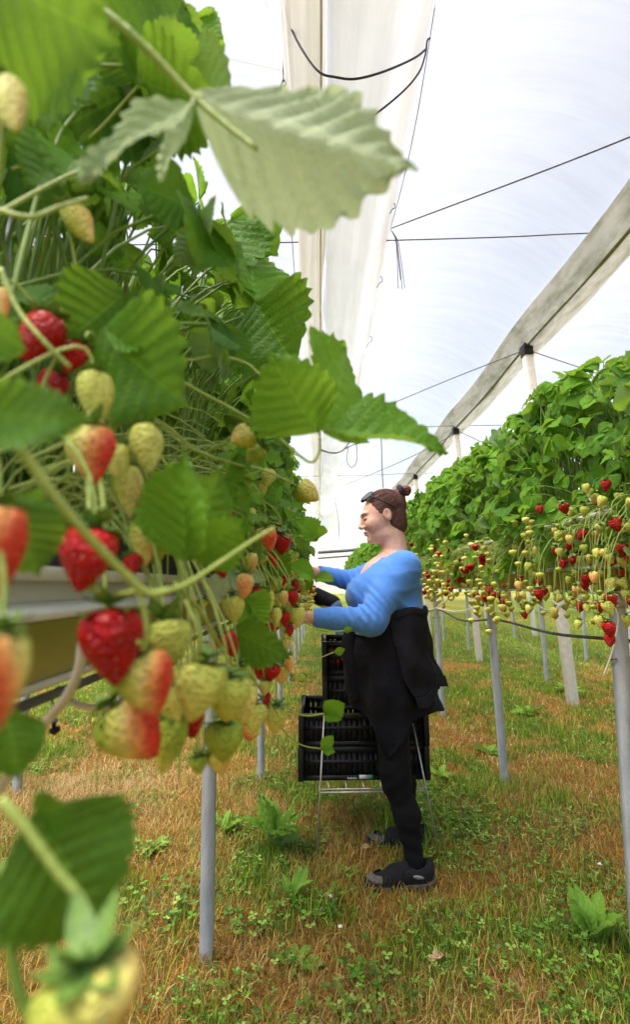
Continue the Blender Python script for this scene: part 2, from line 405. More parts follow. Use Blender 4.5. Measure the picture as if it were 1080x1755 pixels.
so = bpy.data.objects.new('sun', sl); col.objects.link(so); so.location = (6, -8, 20)
sd = Vector((math.sin(SUN_AZ) * math.cos(SUN_EL), math.cos(SUN_AZ) * math.cos(SUN_EL), math.sin(SUN_EL)))
so.rotation_euler = (-sd).to_track_quat('-Z', 'Y').to_euler()
sc.view_settings.view_transform = 'Standard'; sc.view_settings.look = 'None'; sc.view_settings.gamma = 1.0
sc.view_settings.use_curve_mapping = False; sc.view_settings.exposure = 1.62
cy = sc.cycles
cy.use_denoising = True; cy.denoiser = 'OPENIMAGEDENOISE'; cy.denoising_input_passes = 'RGB_ALBEDO_NORMAL'
cy.max_bounces = 8; cy.diffuse_bounces = 4; cy.glossy_bounces = 2; cy.transmission_bounces = 4; cy.transparent_max_bounces = 12
cy.sample_clamp_indirect = 4.0; cy.caustics_reflective = False; cy.caustics_refractive = False

# ================================================================== GROUND, GRASS, WEEDS
def blob(x, y, cx, cyy, r): return np.exp(-((x - cx) ** 2 + (y - cyy) ** 2) / (r * r))
GREEN = [(*G(*p)[:2], r, w_) for p, r, w_ in [((450, 1440), .22, .5), ((800, 1360), .30, .45), ((640, 1235), .5, .3), ((300, 1560), .2, .35), ((760, 1430), .25, .4), ((640, 1730), .2, .4),
         ((980, 1600), .22, .4), ((60, 1300), .35, .4), ((200, 1200), .9, .45), ((800, 1190), .8, .4), ((880, 1250), .3, .35), ((900, 1090), 3., .35), ((540, 1120), 1.2, .3), ((420, 1500), .15, .3),
         ((500, 1580), .15, .25), ((1000, 1120), 2., .3), ((700, 1360), .2, .35), ((740, 1500), .18, .3)]]
DRY = [(*G(*p)[:2], r, w_) for p, r, w_ in [((230, 1390), .45, .5), ((150, 1300), .5, .45), ((940, 1330), .4, .4), ((600, 1460), .18, .45), ((880, 1650), .2, .3), ((560, 1640), .2, .35), ((480, 1700), .2, .3),
       ((300, 1450), .25, .35), ((760, 1250), .35, .35), ((590, 1400), .18, .3), ((420, 1650), .15, .4), ((1040, 1450), .25, .35), ((860, 1480), .2, .3)]]
def green_at(x, y):
    x = np.asarray(x, float); y = np.asarray(y, float)
    f = 0.41 + 0.75 * (vnoise(x, y, 2.3) - 0.5) + 0.75 * (vnoise(x + 7, y, 6.1) - 0.5) + 0.5 * (vnoise(x, y + 9, 17) - 0.5) + 0.32 * np.clip((y - 4) / 8, 0, 1)
    for cx, c2, r, k in GREEN: f = f + k * 0.85 * blob(x, y, cx, c2, r)
    for cx, c2, r, k in DRY: f = f - k * 0.9 * blob(x, y, cx, c2, r)
    return f
def height_at(x, y): return 0.03 * (vnoise(x, y, 0.9) - 0.5) + 0.018 * (vnoise(x + 3, y + 5, 4.5) - 0.5)
gx = np.unique(np.concatenate([np.linspace(-60, -6, 12), np.linspace(-6, -2.2, 30), np.linspace(-2.2, 3.6, 180), np.linspace(3.6, 9, 40), np.linspace(9, 60, 12)]))
gy = np.unique(np.concatenate([np.linspace(-20, 0.5, 14), np.linspace(0.5, 5.5, 170), np.linspace(5.5, 20, 110), np.linspace(20, 200, 24)]))
X_, Y_ = np.meshgrid(gx, gy, indexing='ij')
Vg = np.stack([X_, Y_, height_at(X_, Y_)], -1).reshape(-1, 3)
tag(link('ground', mkmesh('ground', Vg, grid_faces(len(gx), len(gy))[:, ::-1], M['ground'], tone=np.clip(green_at(Vg[:, 0], Vg[:, 1]), 0, 1))), None, None, kind='structure')

def scatter(n, y0, y1, slope=0.72, pad=0.35):
    y = np.sqrt(rng.random(n) * (y1 * y1 - y0 * y0) + y0 * y0)
    x = (rng.random(n) * 2 - 1) * (y * slope + pad)
    return x, y
def blades(x, y, h, wid, lean, az, cols, z=None):
    n = len(x); z = height_at(x, y) - 0.004 if z is None else z
    d = np.stack([np.cos(az), np.sin(az), 0 * az], 1); s = np.stack([-np.sin(az), np.cos(az), 0 * az], 1)
    base = np.stack([x, y, z], 1); up = np.array([0, 0, 1.0])
    a1 = lean * 0.45; a2 = lean
    mid = base + (np.cos(a1)[:, None] * up + np.sin(a1)[:, None] * d) * (h * .55)[:, None]
    tip = mid + (np.cos(a2)[:, None] * up + np.sin(a2)[:, None] * d) * (h * .45)[:, None]
    ww = wid[:, None] * s
    V = np.stack([base - ww, base + ww, mid + ww * .8, mid - ww * .8, tip], 1).reshape(-1, 3)
    k = (np.arange(n) * 5)[:, None]
    return V, [k + np.array([[0, 1, 2, 3]]), k + np.array([[3, 2, 4]])], np.repeat(cols, 5, 0)
def pick(cols, n):
    c = np.array(cols)[rng.integers(0, len(cols), n)]
    return c * (0.34 + 0.78 * rng.random((n, 1)))
GREENS = [(.18, .38, .02), (.28, .47, .03), (.40, .52, .05), (.13, .29, .02), (.44, .47, .06)]
DRYS = [(.58, .36, .07), (.52, .25, .04), (.66, .47, .15), (.32, .14, .025), (.72, .58, .26), (.58, .33, .05), (.50, .24, .03), (.22, .10, .02), (.40, .36, .09)]
parts = []
for n, y0, y1, hs, ws in ((78000, 1.05, 3.3, 1.0, 1.0), (62000, 3.3, 7, 1.05, 1.8), (42000, 7, 18, 1.2, 3.6)):
    x, y = scatter(n, y0, y1); g = green_at(x, y) + 0.32 * rng.standard_normal(n)
    keep = g > 0.26; x, y, g = x[keep], y[keep], g[keep]; n = len(x)
    h = (0.020 + 0.05 * rng.random(n) ** 2 + 0.025 * np.clip(g, 0, 1)) * hs
    tall = rng.random(n) < 0.02; h[tall] *= 2.0
    parts.append(blades(x, y, h, (0.0007 + 0.0010 * rng.random(n)) * ws, 0.2 + 1.0 * rng.random(n), rng.random(n) * 2 * PI, pick(GREENS, n)))
cs = [(a, b_) for a, b_ in zip(*scatter(900, 1.1, 6.5)) if green_at(a, b_) > .42][:330]
tx, ty = [], []
for a, b_ in cs:
    k = int(rng.integers(10, 34)); r = rng.uniform(.012, .045); tx.append(a + r * rng.standard_normal(k)); ty.append(b_ + r * rng.standard_normal(k))
tx = np.concatenate(tx); ty = np.concatenate(ty); n = len(tx)
parts.append(blades(tx, ty, .05 + .09 * rng.random(n), .0011 + .0012 * rng.random(n), .15 + .9 * rng.random(n), rng.random(n) * 2 * PI, pick(GREENS, n)))
def join(parts):
    V, F4, F3, C = [], [], [], []; k = 0
    for v, f, c in parts:
        V.append(v); F4.append(f[0] + k); F3.append(f[1] + k); C.append(c); k += len(v)
    return np.concatenate(V), [np.concatenate(F4), np.concatenate(F3)], np.concatenate(C)
V, F, C = join(parts)
tag(link('grass', mkmesh('grass', V, F, M['blade'], False, tint=C)), 'short green grass growing through the dry thatch', 'grass', kind='stuff')
parts = []
for n, y0, y1, ws in ((95000, 1.05, 3.3, 1.0), (60000, 3.3, 7, 1.9), (30000, 7, 18, 3.8)):
    x, y = scatter(n, y0, y1); g = green_at(x, y) + 0.25 * rng.standard_normal(n)
    keep = g < 0.62; x, y = x[keep], y[keep]; n = len(x)
    h = 0.02 + 0.05 * rng.random(n) ** 1.5
    pale = np.clip(1.3 * (blob(x, y, *G(170, 1350)[:2], .5) + .4 * (vnoise(x, y, 5) - .4)), 0, 1)[:, None]  # sunlit patch under the near table, painted in as paler straw, plus mottling
    c = pick(DRYS, n); c = c * (1 - pale * .6) + pale * .6 * np.array([.66, .52, .27])
    parts.append(blades(x, y, h, (0.0006 + 0.0011 * rng.random(n)) * ws, 0.95 + 0.75 * rng.random(n), rng.random(n) * 2 * PI, c, height_at(x, y) + 0.012 * rng.random(n)))
V, F, C = join(parts)
tag(link('dry_thatch', mkmesh('dry_thatch', V, F, M['blade'], False, tint=C)), 'matted dry orange brown mown grass and moss', 'dry grass', kind='stuff')

# clover and small broad-leaved ground cover: clumps of trefoil leaflets
def trefoils(x, y, h, r, cols):
    n = len(x); V = []; k = 6
    a0 = rng.random(n) * 2 * PI; tx = rng.standard_normal((n, 2)) * 0.25
    base = np.stack([x, y, height_at(x, y) + h], 1)
    VV = []; F = []
    for j in range(3):
        a = a0 + j * 2.094
        d = np.stack([np.cos(a), np.sin(a), 0.15 + (tx[:, 0] * np.cos(a) + tx[:, 1] * np.sin(a))], 1); s = np.stack([-np.sin(a), np.cos(a), 0 * a], 1)
        R = r[:, None]
        pts = [base, base + d * R * .5 + s * R * .42, base + d * R * .95 + s * R * .30, base + d * R * 1.0 , base + d * R * .95 - s * R * .30, base + d * R * .5 - s * R * .42]
        VV.append(np.stack(pts, 1))
    V = np.concatenate(VV, 1).reshape(-1, 3)
    kk = (np.arange(n) * 18)[:, None]
    f = []
    for j in range(3): f += [kk + 6 * j + np.array([[0, 1, 2, 3]]), kk + 6 * j + np.array([[0, 3, 4, 5]])]
    return V, np.concatenate(f), np.repeat(cols, 18, 0)
cx_, cy_, cr_ = [], [], []
for n, y0, y1, kk in ((15000, 1.1, 3.6, 1.0), (9000, 3.6, 9, 1.5)):
    x, y = scatter(n, y0, y1)
    g = vnoise(x + 20, y, 3.1) * .6 + vnoise(x, y + 30, 8) * .4 + 0.35 * (green_at(x, y) - .3)
    keep = g > 0.58; cx_.append(x[keep]); cy_.append(y[keep]); cr_.append((0.006 + 0.009 * rng.random(keep.sum())) * kk)
for p, r, n in (((300, 1565), .10, 90), ((255, 1470), .05, 35), ((650, 1690), .09, 60), ((800, 1420), .16, 120), ((760, 1380), .12, 80), ((540, 1560), .1, 50), ((430, 1590), .06, 40), ((1000, 1640), .1, 50), ((520, 1440), .12, 70)):
    c = G(*p); cx_.append(c[0] + r * rng.standard_normal(n)); cy_.append(c[1] + r * rng.standard_normal(n)); cr_.append(0.009 + 0.011 * rng.random(n))
x, y, r = map(np.concatenate, (cx_, cy_, cr_)); n = len(x)
V, F, C = trefoils(x, y, 0.015 + 0.03 * rng.random(n), r, pick([(.13, .32, .03), (.20, .42, .05), (.30, .48, .09), (.10, .24, .03)], n))
tag(link('clover', mkmesh('clover', V, F, M['blade'], False, tint=C)), 'low clover and small broad leaved weeds in the grass', 'clover', kind='stuff')

# ================================================================== FILM ROOF
Y0R, Y1R = -3.0, 36.0  # roof runs on past the end curtain to shade the far ground
def film_bay(name, label, xa, za, xb, zb, rise, mat=None, part_of=None):
    nu, nv = 36, 560
    u = np.linspace(0, 1, nu); v = np.linspace(Y0R, Y1R, nv)
    U, Vv = np.meshgrid(u, v, indexing='ij')
    x = xa + (xb - xa) * U
    z = za + (zb - za) * U + rise * np.sin(PI * U) ** 0.8
    edge = np.sin(PI * U) ** 0.5
    z = z + edge * (0.014 * np.sin(Vv * 21 + 2.2 * np.sin(U * 3 + Vv * .7)) + 0.02 * np.sin(Vv * 8.3 + U * 2) + 0.05 * (vnoise(Vv, U * 1.5, 1.7) - .5)) - edge * 0.03 * np.cos((Vv - 4.98) / 2.9 * 2 * PI)
    V = np.stack([x, Vv, z], -1).reshape(-1, 3)
    t = thing('film_roof', label, 'film roof', ((xa + xb) / 2, 8, za))
    V = V - np.array([(xa + xb) / 2, 8, za])
    link('film_sheet', mkmesh('film_sheet', V, grid_faces(nu, nv), mat or M['film']), t)
    return t
VX = 2.30; VZ = 3.78
film_bay('film_roof', 'large white translucent film bay arching between hanging sleeve and stained valley', 0.46, 3.99, VX - .05, VZ + .08, 0.42)
film_bay('film_roof', 'white translucent film bay above the picked table, beyond the hanging sleeve', -2.55, VZ, -0.04, 4.02, 0.42)
film_bay('film_roof', 'white translucent film bay on the far side of the stained valley', VX + .05, VZ + .06, 4.75, VZ, 0.5)
film_bay('film_roof', 'outermost white film bay past the third row of posts', 4.80, VZ, 7.4, VZ, 0.5)
film_bay('film_roof', 'white film bay over the far tables behind the picked row', -5.0, VZ, -2.6, VZ, 0.5)
film_bay('film_roof', 'last white film bay at the outer side beyond every table', 7.45, VZ, 10.0, VZ, 0.5)  # added to keep direct sun off the outer ground
film_bay('film_roof', 'wide film bay outside the side curtain past the outermost table', 10.2, VZ, 22.0, VZ, 0.9)  # added outside the tunnel so the bright horizon strip falls into shade
film_bay('film_roof', 'last white film bay at the side behind the picked row', -7.6, VZ, -5.05, VZ, 0.5)  # added as well, to shade the ground on this side
for xs_, lab in ((10.1, 'white film side curtain beyond the outermost table'), (-7.7, 'white film side curtain far behind the near table')):
    v_ = np.linspace(-3, 20.5, 160); w2 = np.linspace(.85, 3.9, 12); A1, A2 = np.meshgrid(v_, w2, indexing='ij')
    V = np.stack([xs_ + .05 * np.sin(A1 * 7) + .03 * np.sin(A1 * 17 + A2), A1, A2], -1).reshape(-1, 3)
    tag(link('side_curtain', mkmesh('side_curtain', V, grid_faces(160, 12), M['film_end'])), lab, 'curtain')
# end curtain of the tunnel
u = np.linspace(-7.6, 10.0, 150); v = np.linspace(0.85, 4.4, 24)
U, W = np.meshgrid(u, v, indexing='ij')
V = np.stack([U, 20.6 - (W - .75) * .95 + 0.03 * np.sin(U * 9) + 0.02 * np.sin(U * 23 + W), W], -1).reshape(-1, 3)
tag(link('end_curtain', mkmesh('end_curtain', V, grid_faces(150, 24), M['film_end'])), 'white film curtain closing the far end of the tunnel', 'curtain')

# valley channel: stained folded film between the post heads, sagging between posts
yv = np.linspace(Y0R, 18.5, 260)
ph = (yv - 4.98) / 2.9 * 2 * PI
sag = 0.03 * (1 - np.cos(ph)) / 2
def valley_strip(offs, z_extra, name, mat, par, wob=0.0):
    V = []
    for y, s in zip(yv, sag):
        for k, (dx, dz) in enumerate(offs):
            wv = wob * (vnoise(np.array(y), np.array(k * 1.7), 2.3) - .5)
            V.append((VX + dx * (1 + .08 * np.cos((y - 4.98) / 2.9 * 2 * PI + .8) * (abs(dx) > .1)) + wv, y, VZ + dz - s + z_extra + .6 * wv))
    V = np.array(V).reshape(len(yv), len(offs), 3)
    return link(name, mkmesh(name, (V - np.array([VX, 8, VZ])).reshape(-1, 3), grid_faces(len(yv), len(offs)), mat), par)
vt = thing('valley_gutter', 'grey algae stained film valley running along the white post heads', 'gutter', (VX, 8, VZ))
valley_strip([(-.17, .13), (-.13, .07), (-.08, .03), (-.03, -.005), (-.006, -.03)], 0, 'valley_side', M['film_stained'], vt, .012)
valley_strip([(.006, -.03), (.05, -.055), (.12, -.05), (.20, -.01), (.27, .05), (.30, .10)], 0, 'valley_wing', M['film_stained'], vt, .03)
valley_strip([(-.012, -.028), (-.006, -.042), (.006, -.044), (.013, -.03)], 0, 'seam', M['algae'], vt, .01)
for k, (xx, lab) in enumerate(((4.77, 'second film valley beyond the far tables'), (-2.58, 'film valley behind the picked table'))):
    t = thing('valley_gutter', lab, 'gutter', (xx, 8, VZ))
    V, F = sweep_profile([(-.16, .1), (-.06, .0), (0, -.05), (.08, -.03), (.2, .1)], np.linspace(-11, 10.5, 60)); link('valley_side', mkmesh('valley_side', V, F, M['film_stained']), t)

# hanging folded sleeve in the middle
yv2 = np.linspace(-2.5, 18.3, 320)
def sleeve(xs, zs, name, mat, par, seed, amp):
    xs = np.array(xs); zs = np.array(zs); n = 34
    tt = np.linspace(0, 1, n); bx = np.interp(tt, np.linspace(0, 1, len(xs)), xs); bz = np.interp(tt, np.linspace(0, 1, len(zs)), zs)
    for _ in range(3):
        bz[1:-1] = (bz[:-2] + 2 * bz[1:-1] + bz[2:]) / 4
    YY, TT = np.meshgrid(yv2, tt, indexing='ij')
    hang = 0.05 * np.cos((YY - 4.4) / 2.9 * 2 * PI)
    pinch = np.exp(-((((YY - 4.4 + 1.45) % 2.9) - 1.45) / .18) ** 2)
    z = bz[None] - np.sin(PI * TT) * (hang - .05 * pinch) + amp * (vnoise(YY, TT * 3 + seed, 3.0) - .5) + amp * .7 * (vnoise(YY * .5, TT * 9 + seed, 2.0) - .5) * np.sin(PI * TT)
    x = bx[None] + .03 * (vnoise(YY, np.full_like(TT, seed), 1.3) - .5) + .05 * pinch * (0.2 - bx[None]) * np.sin(PI * TT)
    V = np.stack([x, YY, z], -1) - np.array([.2, 8, 3.8])
    return link(name, mkmesh(name, V.reshape(-1, 3), grid_faces(len(yv2), n), mat), par)
st = thing('film_sleeve', 'long white folded film sleeve slung on wires overhead', 'film sleeve', (.2, 8, 3.8))
sleeve([0.0, .10, .25, .42, .56, .60], [3.86, 3.72, 3.66, 3.70, 3.84, 3.95], 'white_fold', M['film_sleeve'], st, 3.1, .05)
sleeve([-.15, -.14, -.10, -.02, .05, .08], [3.97, 3.90, 3.80, 3.73, 3.715, 3.74], 'beige_fold', M['film_beige'], st, 8.7, .03)
V, F = sweep_profile([(.040, 3.698), (.046, 3.692), (.052, 3.695), (.05, 3.708)], np.linspace(-2.5, 18, 60))
link('fold_seam', mkmesh('fold_seam', V - np.array([.2, 8, 3.8]), F, M['film_stained']), st)

# support posts of the roof
for xx, off, where in ((VX + .11, 0, 'at the stained valley'), (4.77, 0, 'beyond the far tables')):
    for k, yy in enumerate([4.98, 7.78, 11.2, 14.3, 17.2]):
        if xx > 4 and k > 3: continue
        b = np.array([xx + .05, yy, -0.05])
        top = VZ - .06
        t = thing('roof_post', ['nearest', 'second', 'third', 'fourth', 'fifth'][k] + ' white concrete roof post ' + where, 'post', (b[0], b[1], 0), 'white concrete roof posts')
        m = MB(); lean = -0.16
        m.box((-.045, -.045, -.05), (.045, .045, top), 0)
        V = m.V[0]; V[:, 0] += lean * (V[:, 2] / top); m.build('post_shaft', M['white_paint'], t, bevel=.006)
        m = MB(); m.box((lean - .05, -.055, top - .09), (lean + .05, .055, top + .01)); m.box((lean - .03, -.04, top + .01), (lean + .03, .12, top + .07)); m.build('post_cap', M['black_plastic'], t, bevel=.004)
        m = MB(); m.box((lean * .72 - .09, -.05, top * .72 - .012), (lean * .72 + .09, .05, top * .72 + .012)); m.build('wire_clamp', M['galv'], t)

# wires: cross cables and diagonals at every post pair
def wire(name, pts, r, label, cat, mat='wire', k=8, group=None):
    V, F = tube(catmull(pts, k), r, r, 5); o = link(name, mkmesh(name, V, F, M[mat])); tag(o, label, cat, group); return o
ordn = ['nearest', 'second', 'third', 'fourth']
for k, yy in enumerate([3.45, 7.75, 11.2, 14.3]):
    za = P(670, 410, 3.45)[2] - (0.0 if k == 0 else .12)
    wire('cross_wire', [(-2.5, yy, za), (-.14, yy, za - .01), (.57, yy, za - .01), (1.5, yy, za + .0), (2.4, yy, za + .02), (4.7, yy, za)], .005 if k == 0 else .006,
         ordn[k] + ' straight horizontal wire strung across below the film roof', 'wire', group='wires across the tunnel')
a = P(669, 392, 3.45)
wire('brace_wire', [a, P(1080, 235, 2.3), P(1500, 40, 1.75)], .005, 'dark wire rising diagonally from the sleeve towards the viewer', 'wire')
wire('brace_wire', [P(905, 598, 4.98), P(760, 655, 6.2), P(600, 722, 8.6)], .006, 'diagonal wire from the nearest white post head back to the sleeve', 'wire')
wire('brace_wire', [P(905, 600, 4.98), P(1010, 635, 5.3), P(1120, 672, 5.7)], .005, 'short diagonal wire running outward from the nearest white post head', 'wire')
wire('brace_wire', [P(784, 738, 7.75), P(870, 776, 8.6), P(960, 800, 10)], .006, 'diagonal wire running outward from the second white post head', 'wire')
wire('brace_wire', [P(784, 742, 7.75), P(690, 790, 9.5), P(590, 832, 13)], .007, 'diagonal wire from the second white post head back to the sleeve', 'wire')
wire('brace_wire', [P(375, 97, 3.0), P(484, 121, 2.6)], .0035, 'thin wire ending at the beige edge of the sleeve', 'wire')
wire('edge_wire', [P(482, -40, 1.9), P(486, 145, 2.25), P(492, 240, 2.55), P(500, 400, 3.3), P(512, 560, 4.6)], .003, 'thin straight wire along the beige edge of the sleeve', 'wire')
wire('edge_wire', [P(752, -30, 2.0), P(735, 80, 2.2), P(715, 200, 2.5), P(694, 300, 2.95), P(670, 392, 3.42)], .003, 'thin straight wire along the white edge of the sleeve', 'wire')
Ys = 2.08
wire('slung_cord', [P(481, -12, 1.95), P(500, 50, 1.9), P(524, 95, 1.86), P(548, 124, 1.84), P(575, 132, 1.84), P(610, 135, 1.84), P(660, 122, 1.88), P(710, 100, 1.98), P(730, 85, 2.04)], .0052, 'dark cord slung under the sleeve, the upper of two', 'cord', 'cord')
wire('slung_cord', [P(487, 148, 2.2), P(497, 175, 2.1), P(520, 200, 2.04), P(548, 214, 2.02), P(600, 218, 2.02), P(640, 198, 2.02), P(690, 158, 2.04), P(718, 125, 2.05), P(729, 95, 2.08), P(733, 70, 2.08), P(738, 65, 2.08)], .0050, 'dark cord slung under the sleeve, the lower one with the knot', 'cord', 'cord')
wire('cord_loop', [P(486, 134, 2.2), P(482, 146, 2.2), P(486, 150, 2.19), P(490, 143, 2.2), P(486, 136, 2.2)], .003, 'small wire loop knotted on the beige sleeve edge', 'wire loop')
wire('hanging_strings', [P(452, -12, 2.2), P(455, 4, 2.2), P(459, 14, 2.2)], .004, 'short dark cord end hanging at the top edge', 'cord', 'cord')
t = thing('string_bundle', 'bundle of thin cut strings hanging from the wire joint', 'strings', P(670, 393, 3.45))
for dx, dy, e in ((0, 0, (683, 495)), (2, 1, (690, 496)), (4, 2, (694, 494)), (1, 2, (687, 480))):
    V, F = tube(catmull([P(670, 393, 3.45), P(678 + dx, 410 + dy, 3.45), P(681 + dx * 1.5, 440, 3.45), P(*e, 3.45)], 6), .0028, .0028, 5)
    link('string', mkmesh('string', V - P(670, 393, 3.45), F, M['wire']), t)
for k, (px, py, Y) in enumerate(((650, 478, 3.9), (672, 352, 3.1), (632, 580, 4.9), (503, 478, 3.9))):
    a = P(px, py, Y); s = .016 * Y / 3
    wire('sleeve_hook', [a, a + [s, 0, s], a + [s * 1.4, 0, -s], a + [0, 0, -2 * s], a + [-s, 0, -4 * s]], .0035, ['wire hook with rusty tail midway along the white sleeve edge', 'small wire hook on the white sleeve edge below the pale leaf tip', 'tiny wire hook on the far white sleeve edge', 'small wire hook on the beige sleeve edge'][k], 'hook')
# looped cables and strings farther back
wire('looped_cable', [P(548, 770, 6.5), P(570, 776, 6.5), P(590, 770, 6.5), P(608, 742, 6.5)], .009, 'black cable drooping under the far end of the sleeve', 'cable', 'hose')
wire('looped_cable', [P(548, 772, 6.4), P(575, 777, 6.4), P(600, 765, 6.4), P(640, 748, 6.4), P(665, 730, 6.4)], .007, 'long black cable looping up to the wires above the picker', 'cable', 'hose')
wire('hanging_string', [P(606, 740, 6.5), P(612, 770, 6.5), P(611, 792, 6.5), P(603, 801, 6.5), P(595, 790, 6.5), P(597, 765, 6.5)], .006, 'grey string hanging in a loop above the picker', 'string')
wire('hanging_string', [P(651, 735, 6.6), P(654, 760, 6.6), P(655, 800, 6.6), P(657, 836, 6.6)], .007, 'straight grey string hanging just above the picker\'s head', 'string')
wire('hanging_string', [P(575, 860, 11), P(580, 890, 11), P(582, 925, 11)], .009, 'distant string hanging in front of the far curtain', 'string')
wire('far_pipe', [P(545, 947, 16), P(590, 944, 16), P(640, 939, 16), P(720, 934, 16)], .055, 'thick dark pipe crossing the far end of the tunnel', 'pipe', 'hose')
wire('far_pipe', [P(545, 957, 16.4), P(640, 950, 16.4), P(720, 946, 16.4)], .03, 'thinner grey pipe below the dark far pipe', 'pipe', 'wire')
wire('far_pipe', [P(545, 984, 15), P(600, 981, 15), P(660, 979, 15)], .03, 'low dark pipe behind the picker\'s far arm', 'pipe', 'hose')

# ================================================================== TABLES: TROUGHS, BAGS, POSTS, HOSES
ROWS = [dict(x=-.385, zt=1.212, s=1.0, name='picked'), dict(x=1.11, zt=1.285, s=1.1, name='opposite'), dict(x=2.66, zt=1.27, s=1.1, name='far'), dict(x=4.2, zt=1.27, s=1.1, name='outer'), dict(x=-1.86, zt=1.24, s=1.0, name='rear')]
ROWLAB = {'picked': 'pale steel trough of the near table the picker works at', 'opposite': 'pale steel trough of the table opposite the picker', 'far': 'steel trough of the table behind the opposite one',
          'outer': 'steel trough of the outermost table', 'rear': 'steel trough of the table behind the near one'}
for r in ROWS:
    s = r['s']; ya, yb = (-1.2, 17.0)
    t = thing('growing_trough', ROWLAB[r['name']], 'trough', (r['x'], 0, r['zt']))
    ys = np.linspace(ya, yb, 40)
    def both(prof): return [(a * s, b * s) for a, b in prof]
    up = both([(.105, .006), (.104, -.008), (.108, -.024)])
    for sg in (1, -1):
        m = MB()
        V, F = sweep_profile([(sg * a, b) for a, b in up], ys); m.add(V, F)
        m.build('trough_wall', M['trough'], t)
        m = MB()
        V, F = sweep_profile([(sg * a, b) for a, b in both([(.109, -.0245), (.122, -.027), (.138, -.031), (.140, -.037), (.136, -.040)])], ys); m.add(V, F)
        V, F = sweep_profile([(sg * a, b) for a, b in both([(.100, .007), (.121, .010), (.124, .006), (.122, .000), (.112, -.004)])], ys); m.add(V, F)
        m.build('trough_rim', M['rail'], t)
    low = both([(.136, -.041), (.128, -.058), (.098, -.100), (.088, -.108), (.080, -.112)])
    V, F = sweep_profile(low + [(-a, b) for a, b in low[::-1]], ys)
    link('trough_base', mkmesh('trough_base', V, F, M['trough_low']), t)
    m = MB(); V, F = sweep_profile(both([(.09, -.1075), (.096, -.112), (.090, -.117), (.082, -.113)]), ys); m.add(V, F)
    V, F = sweep_profile(both([(-.09, -.1075), (-.096, -.112), (-.090, -.117), (-.082, -.113)]), ys); m.add(V, F)
    m.build('trough_edge', M['rail'], t)
# grow bags in the two troughs that show
def bag_mesh():
    n = 26; pr = []
    for k in range(n + 1):
        a = PI * k / n
        pr.append((-.098 * np.cos(a), -.03 + .105 * np.sin(a) ** .6))
    ys = np.linspace(-.49, .49, 24); V, F = sweep_profile(pr, ys)
    V[:, 2] += .014 * (vnoise(V[:, 0] * 3, V[:, 1], 6) - .5) * (V[:, 2] > 0)
    e = np.clip((.49 - abs(V[:, 1])) / .05, 0, 1) ** .5
    V[:, 2] = -.03 + (V[:, 2] + .03) * (.35 + .65 * e)
    return mkmesh('grow_bag', V, F, M['bag'])
bm_ = bag_mesh()
for r, ya, yb, g, lab in ((ROWS[0], .2, 9, 'grow bags of the near table', 'black film grow bag lying in the near table trough'), (ROWS[1], 1.2, 12, 'grow bags of the opposite table', 'black film grow bag lying in the opposite table trough')):
    for k in range(int(yb - ya)):
        tag(link('grow_bag', bm_, None, (r['x'], ya + .5 + k, r['zt'])), lab, 'grow bag', g)
# thin galvanised posts: lipped channel section, two pieces (shaft and head bracket)
def post_mesh(h):
    w_, d_, th = .021, .016, .004
    pr = [(-w_, d_), (-w_, -d_), (w_, -d_), (w_, d_), (w_ * .45, d_), (w_ * .45, d_ - th), (w_ - th, d_ - th), (w_ - th, -d_ + th), (-w_ + th, -d_ + th), (-w_ + th, d_ - th), (-w_ * .45, d_ - th), (-w_ * .45, d_)]
    V = np.array([(a, b, z) for z in (-.06, h) for a, b in pr]); F = grid_faces(2, len(pr), True)
    return V, F
def make_post(row, yy, lab, lean, dx=0.0):
    h = row['zt'] - .115 * row['s']; x0 = row['x'] + dx
    t = thing('table_post', lab, 'post', (x0, yy, 0), 'galvanised posts under the ' + row['name'] + ' table')
    V, F = post_mesh(h); V[:, 0] += lean * V[:, 2] / h
    link('post_shaft', mkmesh('post_shaft', V, F, M['galv'], False), t)
    m = MB(); m.box((lean - .085, -.012, h), (lean + .085, .012, h + .006)); m.box((lean - .024, -.02, h - .05), (lean + .024, -.0165, h)); m.build('head_bracket', M['galv'], t)
    if row['name'] == 'opposite':
        m = MB(); zc = 1.0 - .02 * yy
        m.tube(catmull([(lean * .8 - .025, -.02, zc - .02), (lean * .8 - .03, .02, zc - .03), (lean * .8 + .028, .022, zc - .03), (lean * .8 + .026, -.02, zc - .02)], 4), .003, sides=5); m.build('hose_clip', M['hose'], t)
    return t
num = ['nearest', 'second', 'third', 'fourth', 'fifth', 'sixth', 'seventh', 'eighth', 'ninth', 'tenth']
for k in range(8): make_post(ROWS[0], 1.775 + 1.483 * k, f'{num[k]} thin galvanised post under the near table', -.003, -.003)
for k in range(9): make_post(ROWS[1], 1.68 + 1.49 * k, f'{num[k]} thin galvanised post under the opposite table', -.02 if k else .045, .0 if k else -.145)
for k in range(9): make_post(ROWS[2], 3.18 + 1.49 * k, f'{num[k]} thin galvanised post under the table behind the opposite one', random.uniform(-.03, .03), random.uniform(-.05, .1))
for k in range(6): make_post(ROWS[3], 4.9 + 1.49 * k, f'{num[k]} thin galvanised post under the outermost table', random.uniform(-.05, .03), random.uniform(-.05, .05))
for k in range(7): make_post(ROWS[4], 1.6 + 1.49 * k, f'{num[k]} thin galvanised post under the table behind the near one', random.uniform(-.03, .03), .03)
